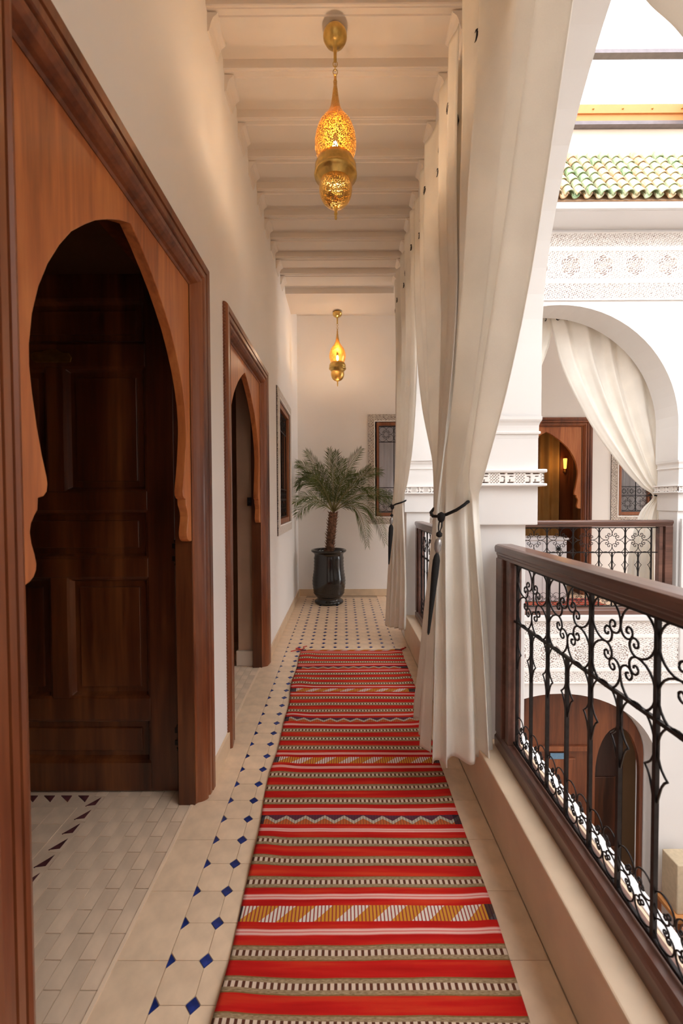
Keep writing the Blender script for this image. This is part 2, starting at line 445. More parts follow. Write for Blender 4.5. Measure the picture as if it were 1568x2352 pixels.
# stone threshold joint strip in front of both doors
for a, b in ((0.75, 2.06), (2.365, 3.675)):
    mb = MB(); mb.box(-.712, -.699, a-.02, b-.0, -.006, .0025); mb.build('threshold_strip', soft('pale_joint', (.84,.64,.46), .03, 9, .5) if a < 1 else bpy.data.materials['pale_joint'], floor)
# worn clay tiles inside the open rooms
for (ya, yb) in ((0.70, 2.30), (2.42, 4.0)):
    me = rect_tile(0.052, 0.158, M['bejmat'], 'clay_tile')
    for i in range(9):
        x = -.739 - .0535*i
        if i > 8: break
        n = int((yb-ya)/.16)
        for j in range(n):
            y = ya + .16*(j+.5) + (0.08 if i % 2 else 0)
            if y > yb: continue
            put('clay_tile', me, floor, (x, y, random.uniform(-.001, 0)), (random.uniform(-.006,.006), random.uniform(-.006,.006), 0))
    # inner field past the triangle border
    fld = MB()
    me2 = rect_tile(0.10, 0.10, M['bejmat'], 'field_tile')
    for i in range(8):
        for j in range(8 if ya < 1 else 0):
            x = -1.28 - .102*i; y = 1.86 - .102*j
            put('field_tile', me2, floor, (x, y, random.uniform(-.001, 0)), (0, 0, 0))
tr_me = MB().prism([(-.020,-.028),(.022,-.022),(.022,.030)], -.008, .0004, 'z').mesh('triangle_tile', M['tile_maroon'])
for k in range(12): put('triangle_tile', tr_me, floor, (-1.178, 1.945-.082*k, 0))
for k in range(9): put('triangle_tile', tr_me, floor, (-1.245-.082*k, 1.965, 0), (0, 0, PI/2))
mb = MB(); mb.box(-3.2, -.902, -.3, 4.6, -.3, -.003)
slab = mb.build('floor_2', M['bejmat'], kind='structure')
mb = MB(); mb.box(2.2, 4.2, YW+.28, YW+2.2, -.3, -.004); mb.build('floor_3', M['bejmat'], kind='structure')

# skirtings
M['skirt'] = soft('cream_skirting', (0.70, 0.53, 0.36), 0.08, 8, 0.35)
sk = 0
for a, b in ((YN, .745), (2.065, 2.36), (3.68, YW)):
    n = max(1, int((b-a)/.3)); w = (b-a)/n
    mb = MB(); mb.box(XL, XL+.012, a, b, 0, .098); base = mb.build('baseboard_left' if sk == 0 else 'baseboard_left.%03d' % sk, M['skirt'], kind='structure', bevel=.002); sk += 1
    for k in range(n):
        MB().box(XL+.011, XL+.0155, a+k*w+.001, a+(k+1)*w-.001, .001, .1).build('tile', M['skirt'], base)
mb = MB(); mb.box(XL, 2.33, YW-.012, YW, 0, .098); mb.box(3.69, 6, YW-.012, YW, 0, .098)
base = mb.build('baseboard_back', M['skirt'], kind='structure')
for k in range(9): MB().box(XL+.33*k+.001, XL+.33*(k+1)-.001, YW-.0155, YW-.011, .001, .1).build('tile', M['skirt'], base)

# side rooms behind the doors
def room(n, x0, x1, y0, y1, z0, z1, mat, open_side):
    t = .1; mb = MB()
    mb.box(x0-t, x1+t, y0-t, y1+t, z1, z1+t)
    if open_side != 'x1': mb.box(x1, x1+t, y0-t, y1+t, z0, z1)
    if open_side != 'x0': mb.box(x0-t, x0, y0-t, y1+t, z0, z1)
    if open_side != 'y0': mb.box(x0, x1, y0-t, y0, z0, z1)
    if open_side != 'y1': mb.box(x0, x1, y1, y1+t, z0, z1)
    return mb.build('wall_room_%d' % n, mat, kind='structure')
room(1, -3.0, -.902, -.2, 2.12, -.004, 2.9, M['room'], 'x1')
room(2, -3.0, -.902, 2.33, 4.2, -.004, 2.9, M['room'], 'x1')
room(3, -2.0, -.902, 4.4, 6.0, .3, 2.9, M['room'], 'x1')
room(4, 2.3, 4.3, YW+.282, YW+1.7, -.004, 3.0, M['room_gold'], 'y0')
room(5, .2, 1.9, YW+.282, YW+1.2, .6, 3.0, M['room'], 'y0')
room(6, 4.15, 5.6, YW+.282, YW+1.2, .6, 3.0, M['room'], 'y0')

# ------------------------------------------------------------------ arcades
def arch_poly(c, R, zc, zs, z1, u0, u1, n=36):
    pts = [(u0, zs), (c-R, zs)]
    for i in range(n+1):
        a = PI - PI*i/n; pts.append((c+R*math.cos(a), zc+R*math.sin(a)))
    pts += [(c+R, zs), (u1, zs), (u1, z1), (u0, z1)]
    return pts
ZU = 4.04    # underside of the cornice
mb = MB()
mb.prism(arch_poly(.745, 1.245, ZSP, 1.80, ZC, -.67, 2.15), XR, XO, 'x')
mb.prism(arch_poly(3.255, .925, ZSP+.15, 1.80, ZC, 2.15, YF), XR, XO, 'x')
mb.prism(arch_poly(-2.1, 1.22, ZSP, 1.80, ZC, -3.6, -.67), XR, XO, 'x')
mb.box(XR, XO, YF, YB, 1.80, ZC); mb.box(XR, XO, YN, -3.6, .2, ZC)
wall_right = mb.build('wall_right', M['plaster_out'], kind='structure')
mb = MB()
mb.prism(arch_poly(2.135, 1.18, ZSP, 1.80, ZC, XO, 3.47), YF, YB, 'y')
mb.prism(arch_poly(4.83, 1.0, ZSP, 1.80, ZC, 3.47, XE+.4), YF, YB, 'y')
mb.box(XE+.4, 8.2, YF, YB, -.3, ZC)
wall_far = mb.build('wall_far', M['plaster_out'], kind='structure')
mb = MB()
mb.prism(arch_poly(.745, 1.245, ZSP, 1.80, ZC, -.67, 2.15), XE, XE+.33, 'x')
mb.prism(arch_poly(3.13, .82, ZSP+.15, 1.80, ZC, 2.15, YF), XE, XE+.33, 'x')
mb.prism(arch_poly(-2.1, 1.22, ZSP, 1.80, ZC, -3.6, -.67), XE, XE+.33, 'x')
mb.box(XE, XE+.33, -.84, -.5, .2, 1.8); mb.box(XE, XE+.33, 1.99, 2.31, .2, 1.8); mb.box(XE, XE+.33, 3.95, YF, .2, 1.8); mb.box(XE, XE+.33, YN, -3.6, .2, ZC)
mb.box(8.0, 8.2, YN, YF+.1, -.3, ZC)
wall_east = mb.build('wall_east', M['plaster_out'], kind='structure')

def carve(x0, x1, z0, z1, fn, step, depth, sgn=-1):
    nu, nv = max(2, int((x1-x0)/step)), max(2, int((z1-z0)/step))
    def f(u, v):
        x, z = x0+(x1-x0)*u, z0+(z1-z0)*v
        e = min(x-x0, x1-x, z-z0, z1-z)
        hgt = 1.0 if e < step*0.8 else fn(x, z)
        return (x, sgn*depth*hgt, z)
    return MB().grid(f, nu, nv)

def girih(l, th=-.35):
    def f(x, z):
        s = 0
        for k in range(4):
            a = k*PI/4 + PI/8; s += math.cos(2*PI/l*(x*math.cos(a)+z*math.sin(a)))
        s2 = math.cos(2*PI*x/(l*1.9))*math.cos(2*PI*z/(l*1.9))
        return 0.0 if s + .8*s2 < th else 1.0
    return f

def band_fn(w):
    def f(x, z):   # z from 0 to .056 ; checker cells alternate with key-pattern blocks
        t = (x % .118)
        if t < .042:
            return 0.0 if (math.cos(2*PI*(t+z)/.0135)+math.cos(2*PI*(t-z)/.0135)) > 0.75 else 1.0
        u = t-.042
        if (abs(z-.008) < .003 or abs(z-.048) < .003) and 0.006 < u < .07: return 0.0 if (u < .028 or .040 < u) else 1.0
        if abs(u-.026) < .003 and (.010 < z < .022): return 0.0
        if abs(u-.050) < .003 and (.010 < z < .022): return 0.0
        if abs(z-.036) < .0025 and (.012 < u < .026 or .05 < u < .066): return 0.0
        if abs(u-.026) < .0025 and .026 < z < .036: return 0.0
        return 1.0
    return f

def pier(x0, x1, y0, y1, fronts, host, zfloor=.255, low=(.035, .06, .035, .06)):
    """pier with corbelled capital; low = insets (x0,x1,y0,y1) of the shaft"""
    mb = MB()
    mb.box(x0+low[0], x1-low[1], y0+low[2], y1-low[3], zfloor, 1.30)
    g = .013
    mb.box(x0+g, x1-g, y0+g, y1-g, 1.292, 1.702)
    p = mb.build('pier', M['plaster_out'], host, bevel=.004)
    # impost moulding: fillet, cove, fillet as one stepped skin
    rings = [(g, 1.700), (g, 1.716), (.006, 1.719), (.006, 1.729), (g-.001, 1.732), (g-.001, 1.745), (.0115, 1.758), (.008, 1.770), (.003, 1.779), (.001, 1.785), (.001, 1.7995)]
    v = []; f = []
    for i, z in rings: v += [(x0+i, y0+i, z), (x1-i, y0+i, z), (x1-i, y1-i, z), (x0+i, y1-i, z)]
    for k in range(len(rings)-1):
        for q in range(4): f.append((k*4+q, k*4+(q+1) % 4, k*4+4+(q+1) % 4, k*4+4+q))
    MB().add(v, f).build('impost_moulding', M['plaster_out'], host)
    mb = MB(); o = .017
    mb.box(x0-o, x1+o, y0-o, y1+o, 1.474, 1.487); mb.box(x0-o, x1+o, y0-o, y1+o, 1.537, 1.553)
    mb.build('capital_ledge', M['plaster_out'], host, bevel=.005)
    MB().box(x0-.0005, x1+.0005, y0-.0005, y1+.0005, 1.484, 1.540).build('capital_recess', M['recess_shade_dark'], host)  # dark layer behind the band, painted shade showing through its holes
    for side in fronts:
        if side == 'y0': L, loc, rz = x1-x0, (x0, y0, 1.484), 0
        elif side == 'x1': L, loc, rz = y1-y0, (x1, y0, 1.484), PI/2
        elif side == 'x0': L, loc, rz = y1-y0, (x0, y1, 1.484), -PI/2
        else: L, loc, rz = x1-x0, (x1, y1, 1.484), PI
        bfn = band_fn(L)
        m2 = carve(0, L, 0, .056, lambda a, b: bfn(a+.035, b)*1.35-.35, .0019, .009)
        m2.build('carved_band', M['carved'], host, loc=loc, rot=(0, 0, rz))
pier(XR, XO, 1.975, 2.31, ('y0', 'x1', 'x0'), wall_right)
pier(XR, XO, YF-.01, YB, ('y0', 'x0'), wall_right)
pier(XR, XO, -.84, -.50, ('x0',), wall_right)
pier(3.315, 3.80, YF-.01, YB, ('y0', 'x0'), wall_far, low=(.02, .02, .03, .03))
# slim pilaster strip on the courtyard corner
MB().box(3.345, 3.60, YF-.03, YF, -.2, 1.22).build('pilaster', M['plaster_out'], wall_far, bevel=.006)

# curbs under the railings
M['ledge'] = M['plaster_out']
mb = MB(); mb.box(.627, .845, YN, YF+.1, 0, .255)
curb = mb.build('trim_1', M['curb'], kind='structure', bevel=.006)
mb = MB(); mb.box(.845, XO-.045, YN, YF, -.3, .257); mb.build('ledge', M['ledge'], curb, bevel=.004)
mb = MB(); mb.box(XO-.06, XE+.3, YF+.05, YB-.02, 0, .255)
curb2 = mb.build('trim_2', M['curb'], kind='structure', bevel=.006)
mb = MB(); mb.box(XO-.06, XE+.3, YF-.035, YF+.05, .205, .257); mb.build('ledge', M['ledge'], curb2, bevel=.004)
mb = MB(); mb.box(XE, XE+.3, YN, YF, -.3, .255); curb3 = mb.build('trim_3', M['curb'], kind='structure')

# ------------------------------------------------------------------ courtyard upper walls, friezes, cornice, roof
def rosette_fn(cx, R, base):
    def f(x, z):
        k = round((x-cx[0])/cx[1]); dx = x-(cx[0]+k*cx[1]); dz = z-cx[2]
        r = math.hypot(dx, dz)
        if r < R:
            a = math.atan2(dz, dx)
            q = math.cos(12*a)*math.cos(2*PI*r/(R*.42)) + .7*math.cos(2*PI*r/(R*.19)+6*a)
            return 0.0 if q < -.15 else 1.0
        if r < R*1.06: return 1.0
        return base(x, z)
    return f
def frieze(host, x0, x1, y, zs, R, pitch, cx0, mat=None):
    """three stacked carved bands: zs = z levels (bottom, band1 top, rosettes bottom, rosettes top, band2 bottom, top)"""
    MB().box(x0, x1, y-.002, y+.01, zs[0], zs[5]).build('frieze_ground', M['recess_shade'], host)  # backing coloured as the shade inside the carving
    rails = MB()
    for a, b in ((zs[0]-.012, zs[0]), (zs[1], zs[2]), (zs[3], zs[4]), (zs[5], zs[5]+.012)):
        rails.box(x0, x1, y-.016, y+.01, a, b)
    rails.build('frieze_fillet', M['carved'], host)
    g = girih(.0185, -.75); gm = girih(.0185, -1.15)
    for a, b, kind in ((zs[0], zs[1], 0), (zs[2], zs[3], 1), (zs[4], zs[5], 0)):
        fn = g if kind == 0 else rosette_fn((cx0, pitch, (a+b)/2), R, gm)
        m2 = carve(x0, x1, a, b, lambda p, q: fn(p, q)*1.3-.3, .0046, .010)
        m2.build('carved_frieze', M['carved'], host, loc=(0, y-.002, 0))
frieze(wall_far, XO+.0, XC+.35, YF, (3.37, 3.52, 3.56, 3.83, 3.87, 4.0), .098, .315, (1303-787)/970*4.2)
# upper part above ceiling, set-back walls and fascia
up = MB()
up.box(-0.90, XO, YN, YW+.28, ZC+.2, ZC+.3)
up.box(XO-.03, 8.2, YF+.3, YW+.28, ZC+.2, ZC+.3)
cor = MB(); cor.box(XO-.2, XE+.2, 3.93, YF, 4.04, 4.12); cor.box(XO-.2, XE+.2, 3.90, 3.95, 4.045, 4.125)
cornice = cor.build('trim_4', M['plaster_out'], kind='structure', bevel=.004)
up.box(XO-.3, XE+.3, YF, YF+.3, ZC, 4.5)
up.box(-.96, XE+.4, 4.33, 4.5, 4.1, 5.11)           # upstand above the tiles
roofslab = up.build('ceiling_2', M['upstand'], kind='structure')
# other three sides carry plain upstands so the light well is closed as it is in a riad
up = MB(); up.box(.45, .62, YN, 4.4, ZC, 5.1); up.box(XE+.13, XE+.3, YN, 4.4, ZC, 5.1)
up.box(XR, XO, YN, YF+.3, ZC, ZC+.12); up.box(XE, XE+.33, YN, YF+.3, ZC, ZC+.12)
up.build('wall_upper', M['upstand'], kind='structure')

# glazed roof tiles of the far eave
def roof_tile_mesh(name, r0, r1, L, inv=False, th=.007, n=8):
    b = MB(); v = []; f = []
    for (y, r) in ((0, r0), (L, r1)):
        for rr in (r, r-th):
            for k in range(n+1):
                a = PI*k/n; zz = rr*math.sin(a)
                v.append((rr*math.cos(a), y, -zz if inv else zz))
    m = n+1
    for k in range(n):
        f += [(k, k+1, 2*m+k+1, 2*m+k), (m+k, 3*m+k, 3*m+k+1, m+k+1), (k, m+k, m+k+1, k+1), (2*m+k, 2*m+k+1, 3*m+k+1, 3*m+k)]
    f += [(0, 2*m, 3*m, m), (n, m+n, 3*m+n, 2*m+n)]
    b.add(v, f)
    return b.mesh(name, M['roof_tile'], smooth=False)
t_cover = roof_tile_mesh('roof_tile', .043, .034, .135)
t_pan = roof_tile_mesh('pan_tile', .036, .030, .135, True)
roof = thing('tiled_eave', 'green glazed barrel tile eave across the courtyard facade', 'roof', (0, 3.86, 4.125))
sl = math.atan2(5.16-4.125-.30, .47); ca, sa_ = math.cos(sl), math.sin(sl)
ROWS = 7; RL = .118
mb = MB(); mb.add([(XO-.3,.03,-.02),(XC+.7,.03,-.02),(XC+.7,.48,.70),(XO-.3,.48,.70),(XO-.3,.48,-.02),(XC+.7,.48,-.02)], [(0,1,2,3),(0,4,5,1),(0,3,4),(1,5,2),(2,5,4,3)])
mb.build('roof_bed', M['roof_clay'], roof)
x = XO-.28; col = 0
while x < XC+.6:
    for r in range(ROWS):
        put('roof_tile', t_cover, roof, (x+random.uniform(-.003,.003), .0+r*RL*ca, .012+r*RL*sa_+.0), (sl-.05, random.uniform(-.04,.04), random.uniform(-.03,.03)))
    put('pan_tile', t_pan, roof, (x+.0535, -.008, .012), (sl-.05, 0, 0))
    x += .107

# skylight frame over the courtyard
sky = thing('skylight_frame', 'open sliding skylight frame with orange board and steel bars above courtyard', 'skylight', (0, 0, 5.11))
MB().box(.45, XE+.3, 4.275, 4.345, .002, .036).build('steel_edge', M['steel'], sky)
MB().box(.45, XE+.3, 4.285, 4.31, .036, .110).build('orange_board', M['awning'], sky)
MB().box(.45, XE+.3, 4.270, 4.29, .105, .190).build('orange_board', M['awning'], sky)
for i in range(14):
    MB().lathe([(.009, 0), (.009, .006), (.004, .012)], 0, 0, 8).build('stud', M['brass_plate'], sky, loc=(1.03+.290*i, 4.270, .145), rot=(PI*.5, 0, 0))
MB().box(.45, XE+.3, 3.80, 3.86, .20, .232).build('cross_bar', M['steel'], sky)
MB().box(3.375, 3.41, 3.2, 4.275, .05, .10).build('side_bar', M['steel'], sky)
MB().box(3.41, 3.44, 3.2, 4.27, .10, .24).build('orange_board', M['awning'], sky)

# ------------------------------------------------------------------ doors and carved wooden surrounds
ARCH = [(0,.91),(.035,.893),(.075,.873),(.14,.832),(.20,.79),(.25,.747),(.31,.69),(.358,.627),(.40,.560),(.433,.490),(.455,.42),(.466,.350),(.467,.30),(.460,.24),(.448,.17),(.435,.11),
        (.420,.058),(.4175,.042),(.421,.024),(.432,.013),(.450,.009),(.452,-.018),(.462,-.030),(.473,-.048),(.477,-.068),(.473,-.092),(.464,-.118),(.459,-.140),
        (.461,-.154),(.469,-.168),(.480,-.176),(.494,-.181)]
def door_surround(n, loc, rotz, zs=1.0, cat='door frame'):
    t = bpy.data.objects.new('door_%d' % n, None); C.objects.link(t); t.location = loc; t.rotation_euler = (0, 0, rotz); t['kind'] = 'structure'
    t.scale = (1, 1, zs)
    a, zt = .523, 2.386
    prof = [(0,-.075),(0,-.028),(.008,-.022),(.012,-.010),(.020,.004),(.030,.014),(.040,.018),(.048,.014),(.052,.004),(.055,.004),(.060,.016),(.063,.020),(.083,.022),(.086,.012),(.090,.012),(.093,.024),(.122,.026),(.129,.018),(.132,.010),(.132,-.01)]
    v = []; f = []
    for w, d in prof:
        v += [(-(a+w), -d, 0), (-(a+w), -d, zt+w), (a+w, -d, zt+w), (a+w, -d, 0)]
    for i in range(len(prof)-1):
        for k in range(3):
            f.append((i*4+k, (i+1)*4+k, (i+1)*4+k+1, i*4+k+1))
    MB().add(v, f).build('casing', M['wood_frame'], t)
    # notched outer bead
    b = MB()
    zz = .02
    while zz < zt+.12:
        for s in (-1, 1):
            b.box(s*(a+.1325)-.004, s*(a+.1325)+.004, -.012, 0, zz, zz+.010)
        zz += .0185
    b.build('notched_bead', M['wood_frame'], t, kind='stuff')
    pts = [(w, 1.41+h) for w, h in ARCH] + [(a, 1.229), (a, zt), (-a, zt), (-a, 1.229)]
    pts += [(-w, 1.41+h) for w, h in reversed(ARCH)][:-1]
    MB().prism(pts, .030, .068, 'y').build('arch_board', M['wood_arch'], t, bevel=.0025)
    b = MB(); b.box(-.535, -.515, .03, .105, 0, 2.43); b.box(.515, .535, .03, .105, 0, 2.43); b.box(-.515, .515, .07, .105, 2.40, 2.43)
    b.build('jamb_lining', M['wood_leaf'], t)
    MB().box(.536, .548, .105, .282, 0, 2.44).build('reveal_board', M['wood_mid'], t) if n == 3 else None
    return t
d1 = door_surround(1, (XL, 1.406, 0), PI/2)
d2 = door_surround(2, (XL, 3.02, 0), PI/2)
d3 = door_surround(3, (D3X, YW, 0), 0, 1.04)

# the open panelled leaf of the first door (local x along the leaf away from hinge, y front = -y)
def panel_leaf(parent, loc, rz, W=1.12, H=2.47):
    leaf = MB()
    st, ml = .13, .08
    cx = W/2
    rows = [(.0,.14),(.35,.455),(1.04,1.13),(1.36,1.45),(2.04,2.145),(2.355,H)]
    for a, b in rows: leaf.box(st, W-st, 0, .042, a, b)
    leaf.box(0, st, 0, .042, 0, H); leaf.box(W-st, W, 0, .042, 0, H)
    leaf.box(cx-ml/2, cx+ml/2, 0, .042, .455, 1.04); leaf.box(cx-ml/2, cx+ml/2, 0, .042, 1.45, 2.04)
    o = leaf.build('door_leaf', M['wood_leaf'], parent, loc=loc, rot=(0, 0, rz), bevel=.003)
    o.scale = (1, -1, 1)
    pans = [(st, W-st, .14, .35), (st, cx-ml/2, .455, 1.04), (cx+ml/2, W-st, .455, 1.04), (st, W-st, 1.13, 1.36),
            (st, cx-ml/2, 1.45, 2.04), (cx+ml/2, W-st, 1.45, 2.04), (st, W-st, 2.145, 2.355)]
    for x0, x1, z0, z1 in pans:
        b = MB(); b.box(x0, x1, .026, .036, z0, z1)
        m_ = .022
        ring = [(x0, z0), (x1, z0), (x1, z1), (x0, z1)]; inn = [(x0+m_, z0+m_), (x1-m_, z0+m_), (x1-m_, z1-m_), (x0+m_, z1-m_)]
        # ogee edging around the sunk panel
        v = [(p[0], .001, p[1]) for p in ring] + [(p[0], .026, p[1]) for p in inn] + [(p[0]+(.010 if i in (0, 3) else -.010), .006, p[1]+(.010 if i < 2 else -.010)) for i, p in enumerate(ring)]
        b.add(v, [(0,1,9,8),(1,2,10,9),(2,3,11,10),(3,0,8,11),(8,9,5,4),(9,10,6,5),(10,11,7,6),(11,8,4,7)])
        m2 = .05
        b.box(x0+m2, x1-m2, .016, .03, z0+m2, z1-m2)
        b.build('panel', M['wood_leaf'], o, bevel=.003)
    return o
d1i = bpy.data.objects.new('leaf_pivot', None)
leaf = panel_leaf(d1, (.60, .14, .008), PI/2)
# brass name plate on the leaf and iron hinges
pl = [(-.092,-.026),(.075,-.026),(.092,-.012),(.095,.012),(.078,.022),(.035,.026),(.0,.037),(-.03,.032),(-.06,.018),(-.085,.016),(-.098,-.004)]
MB().prism(pl, -.006, 0, 'y').build('name_plate', M['brass_plate'], leaf, loc=(.571, 0, 2.085), bevel=.002)['label'] = 'small scalloped brass plate'
for zc in (1.16, .27):
    b = MB(); b.tube([(-.012, -.012, zc-.05), (-.012, -.012, zc+.05)], .009, 8)
    for s in (-1, 1):
        b.box(-.03, .012, -.006, -.002, zc+s*.03-.012, zc+s*.03+.012); b.lathe([(.012, zc+s*.055-.006), (.012, zc+s*.055+.006)], -.012, -.012, 8)
    b.build('hinge', M['iron'], leaf)['label'] = 'black iron hinge'
# latch keep on the second doorway
b = MB(); b.box(.470, .50, .10, .13, 1.37, 1.44); b.tube([(.44, .115, 1.40), (.50, .115, 1.40)], .008, 6)
b.build('latch', M['iron'], d2)['label'] = 'black iron latch'
# plinth inside the second doorway
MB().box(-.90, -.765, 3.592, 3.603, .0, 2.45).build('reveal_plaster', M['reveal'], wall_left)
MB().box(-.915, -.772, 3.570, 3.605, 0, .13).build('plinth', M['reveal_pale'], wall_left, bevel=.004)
for u in (0.80, 2.45): MB().box(-.90, -.765, u+.005, u+1.25, 2.445, 2.462).build('soffit_board', M['wood_leaf'], wall_left)

# ------------------------------------------------------------------ wrought iron scrolls
def cscroll_pts(R, ang=PI/4, step=math.radians(15)):
    out = []
    for s in (1, -1):
        p = Vector((R*math.cos(ang), R*math.sin(ang))); hd = ang + s*PI/2; pts = [p.copy()]; turned = 0
        while turned < math.radians(600):
            t0 = math.radians(128)
            rho = R if turned < t0 else R*0.50*math.exp(-(turned-t0)/math.radians(265))
            p = p + Vector((math.cos(hd+s*step/2), math.sin(hd+s*step/2)))*rho*step
            hd += s*step; turned += step; pts.append(p.copy())
        out.append(pts)
    return list(reversed(out[1])) + out[0][1:]
def scroll_mesh(R, r, name='scroll', n=5, step=15):
    pts = cscroll_pts(R, step=math.radians(step))
    return MB().tube([(p.x, 0, p.y) for p in pts], r, n).mesh(name, M['iron'], smooth=True)
SC_BIG = scroll_mesh(.066, .0033)
SC_SMALL = scroll_mesh(.0325, .0024, n=4, step=20)
def flower(parent, cx, cz, s, me, y=0, scale=1.0, name='scroll'):
    for k in range(4):
        a = PI/4 + k*PI/2
        sx = 1 if k in (0, 3) else -1; sz = 1 if k in (0, 1) else -1
        put(name, me, parent, (cx+sx*s/4, y, cz+sz*s/4), None, scale=(sx*scale, 1, sz*scale))

def railing(loc, rotz, L, b0, pitch, nb, label, end_stile=True):
    t = thing('railing', label, 'railing', loc, rotz)
    # moulded handrail
    pr = [(-.045,1.170),(-.047,1.190),(-.043,1.200),(-.032,1.205),(.032,1.205),(.043,1.200),(.047,1.190),(.045,1.170),(.038,1.166),(.038,1.158),(.034,1.152),(.034,1.140),(-.034,1.140),(-.034,1.152),(-.038,1.158),(-.038,1.166)]
    MB().prism([(y, z) for y, z in pr], 0, L, 'x').build('handrail', M['wood_rail'], t, bevel=.0015)
    MB().prism([(-.042,.256),(.042,.256),(.042,.300),(.036,.306),(.030,.322),(-.030,.322),(-.036,.306),(-.042,.300)], 0, L, 'x').build('bottom_rail', M['wood_rail'], t)
    for x0 in (.0, L-.075):
        MB().box(x0, x0+.075, -.040, .040, .32, 1.142).build('post', M['wood_rail'], t, bevel=.004)
    if end_stile:
        for x0 in (.092, L-.092-.036):
            MB().box(x0, x0+.036, -.028, .028, .32, 1.142).build('stile', M['wood_rail'], t, bevel=.003)
    zm, zt, zb = .878, 1.128, .336
    for z, nm in ((zt, 'top_bar'), (zm, 'middle_bar'), (zb, 'bottom_bar')):
        MB().box(.07, L-.07, -.005, .005, z-.005, z+.005).build(nm, M['iron'], t)
    bar = MB().box(-.0055, .0055, -.0055, .0055, zb, zt).mesh('baluster', M['iron'])
    half = MB().box(-.0055, .0055, -.0055, .0055, zb, zm).mesh('baluster', M['iron'])
    s = pitch; sm = s/2
    # keyhole arch between balusters: one arc on each side with barbed tips
    R = sm*.46
    k = MB()
    cz = -R-.004
    for sg in (-1, 1):
        pts = []
        for i in range(15):
            a = PI/2 - i*math.radians(128)/14
            pts.append((sg*(R*math.cos(a)), 0, cz+R*math.sin(a)*1.2))
        tz = pts[-1][2]
        tipp = (sg*.031, 0, tz-.016)
        k.tube(pts + [(sg*.039, 0, tz-.010), tipp], .0029, 5)
        k.tube([(sg*.029, 0, tz-.016), (sg*.040, 0, tz-.026), (sg*.049, 0, tz-.042), (sg*.055, 0, tz-.062), (sg*(sm/2-.006), 0, tz-.088)], .0029, 5)
    key = k.mesh('keyhole_arch', M['iron'], smooth=True)
    for i in range(nb+1):
        x = b0 + i*s
        put('baluster', bar, t, (x, 0, 0))
        if i < nb:
            put('baluster', half, t, (x+sm, 0, 0))
            flower(t, x+sm, (zm+zt)/2, s*.97, SC_BIG, scale=s/.265*.97)
            for q in (0, 1):
                xx = x + sm*(q+.5)
                put('keyhole_arch', key, t, (xx, 0, zm))
                flower(t, xx, zb+.072, sm, SC_SMALL, scale=.98, name='small_scroll')
    return t
railing((.755, 1.972, 0), -PI/2, 2.464, .154, .27, 8, 'near wrought iron railing with thick wooden handrail right beside the red runner rug')
railing((.755, 4.17, 0), -PI/2, 1.83, .13, .262, 6, 'short stretch of iron railing glimpsed behind the tied curtain between the two white pillars')
railing((XO, YF+.05, 0), 0, 2.36, .076, .262, 8, 'wrought iron railing with wooden handrail across the courtyard below the big arch')

